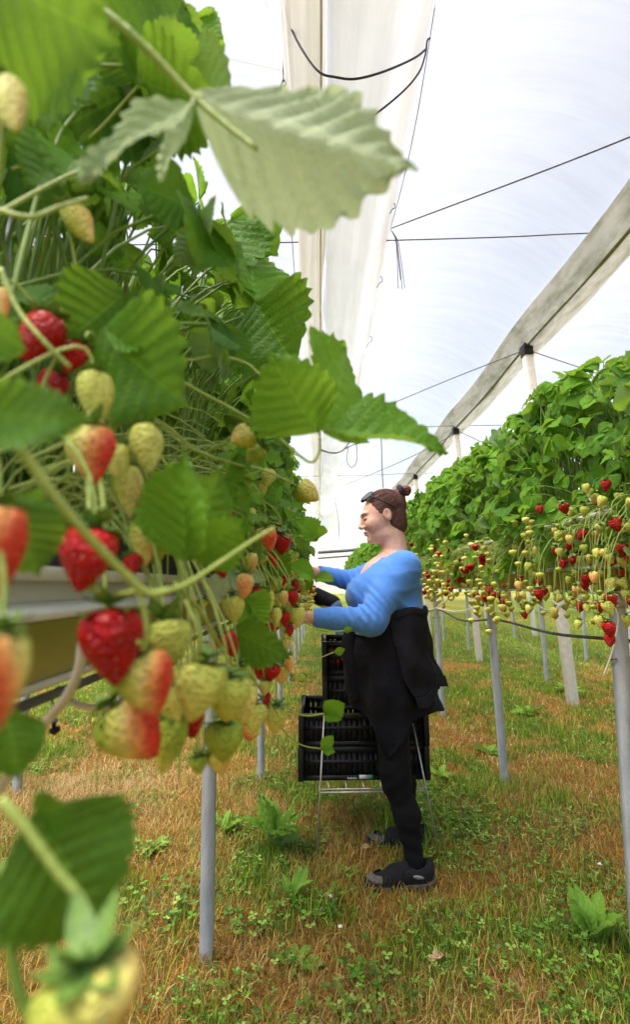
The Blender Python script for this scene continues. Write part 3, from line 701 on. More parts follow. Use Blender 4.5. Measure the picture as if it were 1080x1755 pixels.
# hoses and drip tubes
def hose(name, pts, r, lab, cat, mat, group=None, k=7):
    V, F = tube(catmull(pts, k), r, r, 8); return tag(link(name, mkmesh(name, V, F, M[mat])), lab, cat, group)
hp = [(1.16, 1.0, .93), (1.13, 1.68, .985), (1.12, 2.4, .955), (1.13, 3.17, .965), (1.12, 3.9, .91), (1.13, 4.66, .95), (1.12, 5.4, .90), (1.13, 6.15, .94), (1.12, 7.6, .93), (1.12, 9.1, .94), (1.12, 12, .94)]
hose('irrigation_hose', hp, .0072, 'dark irrigation hose sagging from post to post below the opposite table', 'hose', 'hose')
hose('irrigation_hose', [(-.33, -.3, 1.089), (-.305, .3, 1.086), (-.300, .66, 1.083), (-.302, 1.6, 1.080), (-.31, 3.2, 1.085), (-.31, 6, 1.085), (-.31, 11, 1.085)], .0058, 'dark irrigation hose along the underside of the near trough', 'hose', 'hose')
hose('drip_tube', [P(143, 1090, .36), P(134, 1150, .37), P(110, 1200, .385), P(70, 1250, .40), (-.30, .43, .99)], .0038, 'pale thick drip tube crossing below the near trough', 'drip tube', 'drip')
hose('drip_tube', [P(96, 1178, .60), P(112, 1195, .60), P(140, 1210, .58), P(175, 1212, .56), P(215, 1203, .56)], .0038, 'short pale drip tube looping back behind the hanging fruit', 'drip tube', 'drip')
t = thing('drip_nozzle', 'small black drip nozzle with blue cap dangling under the near trough', 'nozzle', P(92, 1250, .58))
o = P(92, 1250, .58)
V, F = tube(catmull([P(78, 1190, .6), P(88, 1200, .59), P(91, 1220, .58), P(92, 1234, .58)], 6), .0016, .0016, 6); link('drip_lead', mkmesh('drip_lead', V - o, F, M['drip']), t)
V, F = tube(np.array([P(92, 1232, .58), P(92, 1237, .58)]), .0042, .0042, 10); link('cap', mkmesh('cap', V - o, F, M['blue_cap']), t)
V, F = tube(np.array([P(92, 1237, .58), P(92, 1246, .58), P(93, 1247, .58), P(93, 1254, .58), P(93, 1260, .58)]), [.0024, .0024, .0062, .0062, .001], None, 10); link('emitter', mkmesh('emitter', V - o, F, M['black_plastic']), t)
dt = [[(1008, 1000, 1.62), (1018, 1026, 1.60), (1005, 1042, 1.7), (960, 1038, 1.8)], [(985, 1005, 1.8), (1000, 1032, 1.75), (1030, 1044, 1.7), (1062, 1038, 1.65)], [(915, 1010, 2.1), (922, 1035, 2.1), (945, 1046, 2.0), (985, 1030, 2.0)],
      [(885, 1010, 2.3), (890, 1040, 2.3), (912, 1030, 2.2)], [(830, 1015, 2.7), (815, 1040, 2.75), (780, 1048, 2.9), (748, 1042, 3.1)], [(770, 1010, 3.2), (765, 1030, 3.2), (740, 1044, 3.4), (700, 1046, 3.6)], [(722, 1010, 4), (735, 1035, 3.9), (760, 1030, 3.8)],
      [(872, 1015, 3.3), (885, 1070, 3.4), (900, 1100, 3.4), (920, 1112, 3.4)], [(1040, 1015, 1.62), (1060, 1055, 1.6), (1052, 1110, 1.6), (1035, 1160, 1.62)]]
for k, pp in enumerate(dt): hose('drip_tube', [P(*q) for q in pp], .0028, ['pale drip tube looping below the end of the opposite trough', 'pale drip tube running under the nearest fruit of the opposite table', 'pale drip tube in a shallow loop beside the big white post', 'short pale drip tube hooking under the opposite trough',
    'pale drip tube curving past the second opposite post', 'pale drip tube drooping beside the picker\'s back', 'tiny pale drip tube just behind the picker\'s shoulder blade', 'pale drip tube hanging low over the grass between posts', 'thin greenish tube trailing down beside the nearest opposite post'][k], 'drip tube', 'drip', 'drip tubes')
# white crop rail carried beside the opposite table
t = thing('crop_rail', 'thin white rail holding up the fruit trusses of the opposite table', 'rail', (.93, 6, 1.42))
V, F = tube(np.array([(0, -5, 0), (0, 0, 0), (0, 6, 0)]), .009, .009, 8); link('rail_rod', mkmesh('rail_rod', V, F, M['rail']), t)
for k in range(12):
    m = MB(); y = -4.6 + k * .9
    m.tube(catmull([(0, y, -.004), (.03, y, -.10), (.055, y, -.26)], 4), .004, sides=6); m.build('rail_bracket', M['rail'], t)
t = thing('crop_rail', 'thin dark plant support wire slanting through the near foliage', 'wire', (-.3, .5, 1.5))
V, F = tube(catmull([P(5, 215, .45), P(60, 285, .52), P(150, 425, .68), P(232, 545, .95), P(345, 705, 1.6)], 8), .0028, .0028, 6); link('support_wire', mkmesh('support_wire', V - np.array([-.3, .5, 1.5]), F, M['black_plastic']), t)
t = thing('support_rod', 'short upright galvanised rod among the near leaves', 'rod', P(12, 440, .5))
V, F = tube(np.array([P(12, 560, .5), P(14, 318, .5)]) - P(12, 440, .5), .0035, .0035, 10); link('rod', mkmesh('rod', V, F, M['galv']), t)
V, F = tube(catmull([P(6, 318, .5), P(14, 312, .5), P(22, 318, .5)], 5) - P(12, 440, .5), .003, .003, 6); link('rod_hook', mkmesh('rod_hook', V, F, M['galv']), t)

# ================================================================== STRAWBERRY LEAVES AND PLANTS
def leaflet_template(rows, cols, teeth, depth=.085):
    t = np.concatenate([[0.0], 1 - np.cos(np.linspace(.12, 1, rows - 1) * PI / 2) ** 1.0]) if rows > 12 else np.linspace(0, 1, rows)
    t = np.linspace(0, 1, rows) ** .92
    wp = .46 * np.sin(PI * np.clip(t, 0, 1) ** .84) ** .72; wp[0] = .02
    wp = wp * (0.55 + .45 * np.clip(t / .32, 0, 1) ** .7); wp[-1] = .045
    u = np.linspace(-1, 1, cols)
    U, T = np.meshgrid(u, t); W = np.repeat(wp[:, None], cols, 1)
    ph = (T * teeth) % 1.0
    saw = np.where(T > .16, 1 - abs(ph * 2 - .9) * 1.1, 0) * np.clip((T - .16) / .1, 0, 1) * np.clip((1.02 - T) / .06, .3, 1)
    e = abs(U) ** 5
    x = U * W * (1 + depth * 1.25 * saw * e); y = T + depth * .45 * saw * e + .035 * (1 - abs(U)) * T ** 6 
    y = y - .10 * abs(U) ** 1.6 * (T - .1) * (T > .1) * .6
    s = (T - .26 * abs(U)) * 8.0
    pleat = -np.cos(2 * PI * s) * np.clip(abs(U) * 2.2, 0, 1) * np.clip(T * 4, 0, 1)
    V = np.stack([x, y, 0 * x], -1).reshape(-1, 3)
    uv = np.stack([(U + 1) / 2, T], -1).reshape(-1, 2)
    return dict(V=V, F=grid_faces(rows, cols), uv=uv, u=U.ravel(), t=T.ravel(), pleat=pleat.ravel())
LT = {'max': leaflet_template(61, 17, 10), 'hi': leaflet_template(29, 9, 9), 'mid': leaflet_template(19, 7, 8), 'lo': leaflet_template(9, 5, 0, 0)}
def leaflets(lod, base, d, nv, L, W, fold, curl, tone, pleat=.017, twist=0.0):
    """batch of leaflets: base, direction, normal (m,3); length, width ratio, fold, droop (m,)"""
    T = LT[lod]; m = len(base); n = len(T['V'])
    d = nrm(d); s = nrm(np.cross(d, nv)); nn = np.cross(s, d)
    x = T['V'][None, :, 0] * W[:, None]; y = np.repeat(T['V'][None, :, 1], m, 0)
    z = fold[:, None] * abs(x) - curl[:, None] * y ** 2 * .5 + pleat * T['pleat'][None] + np.asarray(twist).reshape(-1, 1) * x * y
    ph = rng.random((m, 1)) * 6
    z = z + .035 * np.sin(T['t'][None] * 9 + ph + T['u'][None] * 2) * abs(T['u'][None])
    yy = y - .16 * curl[:, None] * y ** 3
    V = base[:, None] + L[:, None, None] * (x[..., None] * s[:, None] + yy[..., None] * d[:, None] + z[..., None] * nn[:, None])
    F = (T['F'][None] + (np.arange(m) * n)[:, None, None]).reshape(-1, 4)
    return V.reshape(-1, 3), F, np.tile(T['uv'], (m, 1)), np.repeat(np.clip(tone, 0, 1), n)
def trifoliate(lod, pos, d, nv, L, tone):
    """three leaflets per leaf"""
    m = len(pos); d = nrm(d - nv * (d * nv).sum(-1, keepdims=True)); s = np.cross(d, nv)
    out = []
    for k, ang in enumerate((0, 1.15, -1.15)):
        a = ang + .18 * rng.standard_normal(m)
        dd = np.cos(a)[:, None] * d + np.sin(a)[:, None] * s
        side = np.sign(ang)
        nv2 = nrm(nv + .25 * rng.standard_normal((m, 3)) - .15 * side * s)
        dd = nrm(dd - nv * (.15 + .35 * rng.random((m, 1))) + .12 * rng.standard_normal((m, 3)))
        l = L * (1.0 if k == 0 else .92) * (1 + .08 * rng.standard_normal(m))
        out.append(leaflets(lod, pos + dd * (L * .06)[:, None], dd, nv2, l, 1.0 + .1 * rng.standard_normal(m), .10 + .35 * rng.random(m), .15 + .5 * rng.random(m), tone + .12 * rng.standard_normal(m)))
    return out
def merge(lst):
    V, F, U, T = [], [], [], []; k = 0
    for v, f, u, t in lst: V.append(v); F.append(f + k); U.append(u); T.append(t); k += len(v)
    return np.concatenate(V), np.concatenate(F), np.concatenate(U), np.concatenate(T)
def merge_tubes(lst):
    V, Q, T3 = [], [], []; k = 0
    for v, fs in lst:
        V.append(v); Q.append(fs[0] + k)
        if len(fs) > 1: T3.append(fs[1] + k)
        k += len(v)
    return np.concatenate(V), [np.concatenate(Q)] + ([np.concatenate(T3)] if T3 else [])

BX = [0, 150, 250, 330, 380, 450, 540, 620, 700, 760, 900, 980, 1040]
BV = [335, 345, 300, 360, 415, 432, 478, 492, 515, 520, 530, 520, 480]
def plant_geometry(base, n, side, lod, Hmin, Hmax, Rx, Ry, L0, cull=None, up=.55, ncrown=3):
    """leaf dome over a crown; side = +1 when the alley lies towards +x"""
    bx, by, bz = base
    th = rng.random(n) * 2 * PI
    q = rng.random(n)
    h = Hmin + (Hmax - Hmin) * (1 - (1 - q) ** 1.25)
    rr = np.sqrt(np.clip(1 - ((h - Hmin * .6) / (Hmax * 1.06)) ** 2.4, .04, 1)) * (.55 + .45 * np.sqrt(rng.random(n)))
    ox = np.cos(th) * rr * Rx; oy = np.sin(th) * rr * Ry
    pos = np.stack([bx + ox, by + oy, bz + h], 1)
    if cull is not None:
        k = cull(pos); pos, h, ox, oy = pos[k], h[k], ox[k], oy[k]
    n = len(pos)
    outw = np.stack([ox, oy * .6, 0 * ox], 1) + 1e-4
    outn = nrm(outw)
    nv = nrm(outn * (.75 - .45 * (h / Hmax))[:, None] + np.array([0, 0, up]) + .33 * rng.standard_normal((n, 3)))
    d = nrm(outn + .5 * rng.standard_normal((n, 3)) + np.array([0, 0, -.15]))
    L = L0 * (.72 + .45 * rng.random(n)); tone = .25 + .5 * rng.random(n) + .25 * np.clip((h / Hmax) - .5, -.4, .5)
    fol = merge(trifoliate(lod, pos, d, nv, L, tone)) if n else None
    tb = []
    sides = 6 if lod in ('hi', 'max') else 4
    for i in range(n):
        b0 = np.array([bx + .04 * rng.standard_normal(), by + .06 * rng.standard_normal(), bz])
        c1 = b0 + np.array([ox[i] * .15, oy[i] * .15, h[i] * .55]); c2 = pos[i] - np.array([ox[i] * .25, oy[i] * .25, -h[i] * .02]) - d[i] * .03
        tb.append(tube(bez(b0, c1, c2, pos[i], 8), .0026, .0016, sides, False))
    return fol, (merge_tubes(tb) if tb else None)
def add_plant_parts(t, base, fol, stk):
    base = np.asarray(base)
    if fol is not None: link('foliage', mkmesh('foliage', fol[0] - base, fol[1], M['leaf'], uv=fol[2], tone=fol[3]), t)
    if stk is not None: link('leaf_stalks', mkmesh('leaf_stalks', stk[0] - base, stk[1], M['stem_dark']), t)

# ---- near table
def cull_near(pos):
    px, py = proj(pos)
    lim = np.interp(py, BX, BV)
    k = (px < lim) & (pos[:, 1] > .27) & (pos[:, 0] < -.035)
    lat = pos[:, 0] > -.30
    k &= ~((pos[:, 1] < .42) & (pos[:, 0] > -.22))
    k &= ~(lat & (pos[:, 2] < 1.30))
    k &= ~((pos[:, 1] < 1.1) & (py > 640) & lat)
    k &= ~((pos[:, 1] < .8) & (py > 560) & (px > 120) & (pos[:, 0] > -.26))
    return k
near_plants = []
yy = .34
i = 0
while yy < 9.5:
    lod = 'hi' if yy < 1.9 else ('mid' if yy < 3.6 else 'lo')
    b = np.array([-.385 + random.uniform(-.03, .03), yy, 1.265])
    n = 112 if yy < 1.4 else (72 if yy < 4 else 60)
    t = thing('strawberry_plant', '', 'strawberry plant', b, 'strawberry plants of the near table')
    fol, stk = plant_geometry(b, n, 1, lod, .06, .74, .33, .20, (.064 if yy < 1.2 else .074), cull_near)
    add_plant_parts(t, b, fol, stk if stk is not None and len(stk[0]) > 200 else None)
    near_plants.append((yy, t, b)); i += 1
    yy += .21 if yy < 4 else .3
def seg_name(y, first, step, table):
    k = int(math.floor((y - first) / step)) + 1
    if k <= 0: return f'in front of the nearest {table} post'
    return f'between the {num[min(k, 9) - 1]} and {num[min(k + 1, 9)]} {table} posts' if k < 9 else f'beyond the ninth {table} post'
for yv_, t, b in near_plants: t['label'] = 'leafy strawberry plant on the near table ' + seg_name(yv_, 1.775, 1.483, 'near-table')
def near_plant(Y): return min(near_plants, key=lambda e: abs(e[0] - Y))

# ---- opposite table: variants with shared meshes
protos = {}
for lod, cnt, n in (('mid', 6, 112), ('lo', 4, 92)):
    protos[lod] = []
    for _ in range(cnt):
        z = np.zeros(3)
        fol, stk = plant_geometry(z, n, -1, lod, -.06, .76, .37, .22, .076)
        protos[lod].append((mkmesh('foliage', fol[0], fol[1], M['leaf'], uv=fol[2], tone=fol[3]), mkmesh('leaf_stalks', stk[0], stk[1], M['stem_dark'])))
opp_plants = []
yy = .95; i = 0
while yy < 16.5:
    lod = 'mid' if yy < 4.2 else 'lo'
    b = (1.10 + random.uniform(-.03, .03), yy, 1.33 + random.uniform(-.05, .03))
    t = thing('strawberry_plant', 'bushy strawberry plant on the opposite table ' + seg_name(yy, 1.68, 1.49, 'opposite'), 'strawberry plant', b, 'strawberry plants of the opposite table')
    f_, s_ = protos[lod][i % len(protos[lod])]
    link('foliage', f_, t); link('leaf_stalks', s_, t)
    t.rotation_euler = (0, random.uniform(-.08, .08), (i * 2.4) % 6.28); sc_ = random.uniform(.92, 1.06) * (.88 if yy < 1.75 else 1); t.scale = (sc_, sc_, sc_)
    opp_plants.append((yy, t, b)); i += 1
    yy += .215 if yy < 5 else .30

# ---- single leaves that stand out in the foreground
def leaf_at(label, parts, Y, mat='leaf', under=False, pleat=.016):
    """parts: list of (base px,py,Y), (tip px,py,Y), width ratio, roll (deg, 0 faces the lens), fold, droop, tone"""
    lst = []
    for (b, tp, W, roll, fold, curl, tn) in parts:
        b = P(*b); tp = P(*tp); d = tp - b; L = np.linalg.norm(d); d = d / L
        v = EYE - (b + tp) / 2; v = nrm(v - d * np.dot(v, d)); s = np.cross(d, v)
        a = math.radians(roll); nv = math.cos(a) * v + math.sin(a) * s
        if under: nv = -nv
        A = lambda q: np.array([q], float)
        lst.append(leaflets('max', b[None], d[None], nv[None], A(L / (1 - .16 * curl)), A(W), A(fold), A(curl), A(tn), pleat))
    V, F, U, T = merge(lst)
    pl = near_plant(Y); base = np.array(pl[2])
    o = link('leaf', mkmesh('leaf', V - base, F, M[mat], uv=U, tone=T), pl[1]); o['label'] = label
    return o
def stalk_at(name, label, pts, r0, r1, mat='stem', Y=None, k=8):
    pts = [P(*p) if isinstance(p, tuple) else p for p in pts]
    pl = near_plant(Y if Y else pts[0][1]); base = np.array(pl[2])
    V, F = tube(catmull(pts, k), r0, r1, 10)
    o = link(name, mkmesh(name, V - base, F, M[mat]), pl[1])
    if label: o['label'] = label
    return o
# big pale leaf seen from below and its stalk
leaf_at('large pale leaf seen from its underside', [((330, 168, .27), (706, 300, .262), .64, -28, .60, .10, .6)], .34, 'leaf_pale', True, .026)
leaf_at('side leaflet of the big pale leaf seen edge on', [((338, 172, .27), (130, 292, .25), .42, 70, .3, .1, .55), ((338, 172, .27), (262, 300, .30), .5, 60, .3, .2, .6)], .34, 'leaf_pale')
stalk_at('leaf_stalk', 'thick pale yellow stalk of the big pale leaf', [(178, 24, .25), (215, 52, .255), (262, 95, .262), (305, 140, .268), (338, 172, .27), (385, 212, .268), (440, 255, .265)], .0032, .0016)
# dark leaves against the film
leaf_at('broad toothed leaf against the white film', [((236, 145, .42), (318, -6, .44), 1.30, 8, .10, .1, .42), ((244, 140, .42), (372, 188, .40), 1.05, 30, .2, .2, .34), ((230, 140, .42), (168, 60, .40), 1.1, -10, .15, .2, .3)], .42)
leaf_at('dark toothed leaf in the shade', [((238, 150, .46), (105, 215, .44), 1.25, 15, .15, .2, .08)], .42)
leaf_at('blurred broad leaf at the top corner', [((-60, -70, .23), (175, 72, .23), 1.15, 20, .2, .2, .1)], .34)
leaf_at('dark hanging leaf', [((30, 70, .30), (80, 205, .30), 1.3, -15, .2, .2, .12)], .34)
leaf_at('dark leaf half hidden behind the unripe fruit', [((10, 250, .4), (110, 330, .4), 1.2, 20, .2, .2, .1)], .42)
leaf_at('small toothed leaf tip rising behind the pale leaf', [((438, 262, .75), (432, 188, .72), 1.5, 12, .1, .1, .75)], .75)
leaf_at('bright leaf pair beside the sleeve', [((395, 372, .8), (470, 430, .78), 1.3, -15, .15, .2, .6), ((398, 375, .8), (400, 470, .78), 1.2, 10, .15, .2, .45)], .8)
leaf_at('hanging dark leaf with pointed tip', [((438, 518, .78), (498, 622, .74), 1.25, 15, .3, .25, .3), ((440, 515, .78), (520, 560, .85), 1.2, 40, .2, .2, .7), ((436, 515, .78), (430, 420, .8), 1.3, 25, .2, .2, .55)], .75)
# trifoliate leaf reaching out over the alley
leaf_at('three-part leaf reaching out over the alley', [((546, 742, .47), (455, 612, .43), 1.15, -28, .30, .25, .52), ((550, 738, .47), (612, 596, .53), 1.0, 42, .12, .2, .85), ((554, 738, .47), (768, 742, .45), .62, -62, .55, .35, .42)], .5)
stalk_at('leaf_stalk', 'long arching stalk of the leaf reaching over the alley', [(282, 636, .46), (340, 670, .47), (400, 702, .48), (470, 745, .48), (515, 782, .475), (535, 792, .47), (547, 775, .47), (548, 742, .47)], .0019, .0013, 'stem', .5)
stalk_at('leaf_stalk', 'pale bent stalk above the arching one', [(275, 616, .46), (330, 617, .47), (375, 611, .48), (420, 622, .49), (445, 642, .49), (462, 658, .49)], .0017, .0012, 'stem', .5)
# leaves lower down
leaf_at('folded fresh green leaf in front of the fruit', [((318, 962, .37), (300, 785, .33), .95, -48, .35, .25, .62), ((325, 955, .37), (418, 900, .36), 1.05, 30, .25, .3, .7), ((320, 950, .37), (392, 800, .38), .8, 55, .2, .2, .45)], .42)
leaf_at('drooping leaf over the clustered fruit', [((172, 565, .36), (300, 690, .35), 1.15, 20, .2, .3, .33), ((180, 560, .36), (290, 575, .36), 1.0, -45, .2, .2, .5)], .42)
leaf_at('dark leaf above the red fruit', [((215, 500, .4), (112, 590, .38), 1.1, -10, .2, .25, .2)], .42)
leaf_at('blurred bluish green leaf close to the lens', [((-60, 712, .2), (148, 716, .2), .62, -20, .2, .1, .3)], .34)
leaf_at('blurred dark leaf behind the orange fruit', [((5, 850, .25), (62, 985, .26), 1.1, 10, .2, .2, .22), ((20, 850, .26), (82, 890, .27), 1.0, 0, .2, .2, .35)], .34)
leaf_at('small grey green leaf at the edge', [((-25, 560, .26), (38, 600, .26), 1.1, 30, .2, .2, .4)], .34)
leaf_at('dark glossy leaf below the trough', [((398, 1078, .62), (488, 1130, .58), .72, 25, .25, .2, .22)], .55)
leaf_at('pale leaf underside among the fruit', [((360, 988, .62), (418, 1020, .62), 1.0, -10, .2, .2, .5)], .55, 'leaf_pale', True)
leaf_at('grey green leaf underside in the fruit band', [((402, 968, .8), (452, 1000, .8), .8, -40, .2, .2, .4)], .75, 'leaf_pale', True)
leaf_at('dark blurred leaf hanging low by the lens', [((58, 1392, .22), (178, 1590, .22), 1.15, -15, .25, .15, .16), ((60, 1395, .22), (118, 1388, .21), .9, 30, .2, .2, .2)], .34)
leaf_at('blurred blue green leaf under the peach fruit', [((10, 1215, .25), (32, 1335, .25), .9, 0, .2, .2, .3)], .34)
leaf_at('runner tip with young leaves', [((556, 1222, 1.0), (590, 1208, .98), 1.0, 20, .3, .2, .75), ((556, 1222, 1.0), (585, 1232, .98), .9, -30, .3, .2, .6), ((556, 1222, 1.0), (572, 1200, 1.0), .8, 10, .3, .2, .7)], .97)
leaf_at('lower runner tip with young leaves', [((550, 1282, 1.1), (572, 1262, 1.1), .8, 20, .3, .2, .7), ((550, 1284, 1.1), (575, 1288, 1.1), .7, -20, .3, .2, .6)], 1.18)
leaf_at('thin runner tip across the sleeve', [((588, 1081, 1.3), (604, 1076, 1.3), .7, 20, .3, .2, .7)], 1.18)
leaf_at('runner tip in front of the crate', [((572, 1118, 1.25), (592, 1113, 1.25), .7, 20, .3, .2, .7)], 1.18)
leaf_at('light green leaf pair beside the hand', [((538, 990, 1.25), (500, 966, 1.2), .8, 45, .4, .3, .85), ((540, 992, 1.25), (570, 990, 1.2), .6, -50, .4, .3, .75), ((538, 995, 1.25), (522, 1012, 1.25), .7, 30, .4, .3, .6)], 1.18)
leaf_at('light green leaf above the hand', [((545, 925, 1.35), (512, 888, 1.3), .85, 40, .4, .3, .8), ((545, 925, 1.35), (548, 902, 1.3), .9, 50, .3, .3, .7)], 1.39)
leaf_at('dark toothed leaf behind the fruit band', [((452, 945, 1.0), (498, 985, 1.0), 1.0, 20, .2, .2, .3)], .97)
# stalks crossing the foreground
stalk_at('leaf_stalk', 'thick pale stalk slanting across the ripe fruit', [(28, 762, .21), (85, 840, .22), (150, 918, .235), (205, 975, .25), (252, 1016, .262), (290, 1012, .27)], .0023, .0021, 'stem', .34)
stalk_at('fruit_stalk', 'cut pale stalk end pointing at the alley', [(262, 1020, .28), (320, 1000, .30), (390, 955, .33), (440, 922, .345), (470, 905, .35)], .0014, .0016, 'stem', .34)
stalk_at('fruit_stalk', 'fruit stalk running down to the runner tip', [(300, 1000, .34), (345, 1050, .40), (385, 1120, .5), (425, 1175, .65), (470, 1208, .85), (520, 1226, .95), (556, 1223, 1.0)], .0018, .0016, 'stem', .55)
stalk_at('fruit_stalk', 'lower runner stalk', [(400, 1120, .6), (445, 1180, .8), (480, 1245, .95), (515, 1276, 1.05), (550, 1283, 1.1)], .0015, .0013, 'stem', .75)
stalk_at('runner', 'long thin runner looping in front of the blue sleeve', [(425, 925, .8), (460, 985, .9), (500, 1040, 1.05), (530, 1070, 1.2), (560, 1082, 1.28), (590, 1081, 1.3)], .0017, .0014, 'stem', .75)
stalk_at('runner', 'runner hanging down to the upper crate', [(448, 1065, 1.0), (470, 1100, 1.1), (500, 1128, 1.2), (535, 1131, 1.25), (572, 1118, 1.25)], .0016, .0013, 'stem', 1.0)
stalk_at('fruit_stalk', None, [(0, 460, .3), (30, 530, .3), (75, 585, .3), (120, 630, .31)], .0018, .0015, 'stem', .34)
stalk_at('fruit_stalk', None, [(20, 290, .4), (90, 270, .42), (160, 230, .44), (236, 148, .42)], .0016, .0014, 'stem', .42)
stalk_at('fruit_stalk', None, [(-10, 370, .32), (60, 330, .34), (120, 300, .36), (200, 270, .38)], .0018, .0015, 'stem', .42)
stalk_at('fruit_stalk', None, [(-20, 355, .28), (50, 372, .28), (100, 355, .29), (150, 340, .3)], .0018, .0013, 'stem', .34)
stalk_at('fruit_stalk', None, [(215, 690, .5), (290, 735, .52), (360, 785, .56), (450, 805, .62), (520, 838, .9)], .0016, .0014, 'stem', .55)
stalk_at('fruit_stalk', None, [(200, 690, .42), (260, 720, .44), (330, 770, .48), (420, 800, .55)], .0015, .0012, 'stem', .42)
stalk_at('fruit_stalk', None, [(150, 1010, .29), (148, 930, .29), (152, 850, .30), (140, 760, .33)], .0014, .0013, 'stem', .34)
stalk_at('fruit_stalk', None, [(152, 1012, .29), (170, 940, .29), (176, 860, .30), (165, 770, .33)], .0014, .0013, 'stem', .34)
stalk_at('fruit_stalk', None, [(155, 1015, .29), (162, 1000, .29), (168, 1015, .285)], .0013, .0012, 'stem', .34)
stalk_at('fruit_stalk', None, [(318, 955, .37), (335, 930, .36), (345, 900, .355)], .0017, .0013, 'stem', .34)
stalk_at('fruit_stalk', None, [(230, 1000, .26), (245, 1040, .262), (252, 1085, .265), (246, 1115, .27)], .0014, .0012, 'stem', .34)
stalk_at('fruit_stalk', None, [(318, 1030, .33), (335, 1070, .33), (342, 1105, .335), (335, 1135, .34)], .0014, .0012, 'stem', .34)
stalk_at('fruit_stalk', 'blurred yellow green stalk low by the lens', [(0, 1370, .21), (45, 1420, .21), (95, 1490, .21), (150, 1565, .21), (165, 1680, .205)], .0023, .0018, 'stem', .34)
stalk_at('fruit_stalk', 'blurred green stalk at the bottom corner', [(5, 1480, .22), (15, 1600, .22), (30, 1690, .22), (62, 1770, .22)], .0024, .002, 'stem_dark', .34)
stalk_at('fruit_stalk', None, [(60, 1480, .24), (130, 1560, .24), (190, 1640, .24)], .0016, .0013, 'stem_dark', .34)
stalk_at('runner', 'thin dark runner hanging straight down to the grass', [(178, 1210, .45), (172, 1260, .455), (167, 1310, .46), (165, 1345, .46)], .0007, .0006, 'stem_dark', .42)
stalk_at('runner', None, [(258, 620, .5), (264, 632, .5), (262, 660, .5)], .0022, .0012, 'stem', .5)

# ---- young leaves tangled into the fruit band of the near table
rl = np.random.default_rng(61); byp = {}
for _ in range(1500):
    p = np.array([rl.uniform(-.21, -.095), rl.uniform(.55, 2.4), rl.uniform(1.12, 1.46)]); px, py = proj(p)
    if px > 528 - 8 * (p[1] < 1) or px < 330 + 60 * (p[1] < .8) or py > 1110 or py < 760 or (py > 1000 and rl.random() < .75): continue
    byp.setdefault(near_plant(p[1])[0], []).append(p)
for pl in near_plants:
    ps = byp.get(pl[0], [])[:17]
    if not ps: continue
    ps = np.array(ps); m_ = len(ps)
    d = nrm(np.stack([.5 + .4 * rl.random(m_), rl.standard_normal(m_) * .7, -.2 + .5 * rl.standard_normal(m_)], 1)); nv = nrm(np.stack([.3 + .4 * rl.standard_normal(m_), -.75 + .4 * rl.standard_normal(m_), .55 + 0 * rl.random(m_)], 1))
    V, F, U, T = merge(trifoliate('hi', ps, d, nv, .026 + .024 * rl.random(m_), .5 + .5 * rl.random(m_)))
    b_ = np.array(pl[2]); link('young_leaves', mkmesh('young_leaves', V - b_, F, M['leaf'], uv=U, tone=T), pl[1])
    tb = [tube(bez(np.array([-.30, q[1] + .03, 1.29]), np.array([-.27, q[1], 1.38]), q + [-.06, 0, .04], q, 8), .0012, .0009, 5, False) for q in ps]
    V, F = merge_tubes(tb); link('young_leaf_stalks', mkmesh('young_leaf_stalks', V - b_, F, M['stem']), pl[1])

# ---- single weeds that stand out in the grass
def weed(label, cat, px, n, L, W, up, name='dock_plant', tone=.5):
    b = G(*px); b[2] = height_at(b[0], b[1])
    t = thing(name, label, cat, b)
    lst = []
    for k in range(n):
        a = k * 2.4 + random.uniform(-.3, .3); e = up + random.uniform(-.25, .2)
        d = np.array([math.cos(a) * math.cos(e), math.sin(a) * math.cos(e), math.sin(e)]); nv = nrm(np.array([0, 0, 1.0]) - d * d[2] + .2 * rng.standard_normal(3))
        l = L * random.uniform(.6, 1.05); A = lambda q: np.array([q], float)
        lst.append(leaflets('hi', (d * .01)[None], d[None], nv[None], A(l), A(W), A(.25), A(random.uniform(.2, .8)), A(tone + random.uniform(-.2, .2)), .02))
    V, F, U, T = merge(lst); o = link('leaf_rosette', mkmesh('leaf_rosette', V, F, M['weed'], uv=U, tone=T), t)
    m = MB(); m.tube([(0, 0, -.01), (0, 0, .03)], .006, .004); m.build('crown', M['stem_dark'], t)
    return t
weed('tall broad leaved dock standing in front of the lower crate', 'weed', (478, 1455), 11, .30, .42, 1.15)
weed('small dock with upright leaves near the lower edge of the grass', 'weed', (1020, 1622), 7, .17, .5, 1.2)
weed('dandelion rosette at the foot of the nearest near-table post', 'weed', (385, 1425), 7, .12, .4, .9, 'dandelion', .6)
weed('leafy weed left of the nearest post foot among clover', 'weed', (262, 1462), 8, .10, .5, .5, 'dandelion', .6)
weed('pale leaved plant growing against the big white post foot', 'weed', (972, 1190), 10, .22, .35, .7, 'dandelion', .85)
weed('dandelion in the grass right behind the black crates', 'weed', (840, 1290), 7, .16, .4, .6, 'dandelion', .6)
weed('pale jagged weed beside the crate corner', 'weed', (755, 1330), 8, .17, .32, .6, 'dandelion', .8)
weed('broad weed midway between the second opposite post and white post', 'weed', (905, 1225), 9, .2, .45, .5, 'dock_plant', .5)
weed('low weed at the lower edge of the picture', 'weed', (505, 1655), 7, .10, .45, .5, 'dandelion', .5)
weed('long leaved weed beside the nearest near-table post', 'weed', (500, 1545), 6, .13, .35, 1.0, 'dandelion', .5)
weed('small weed under the heel of the shoe', 'weed', (600, 1500), 6, .07, .5, .6, 'dandelion', .5)
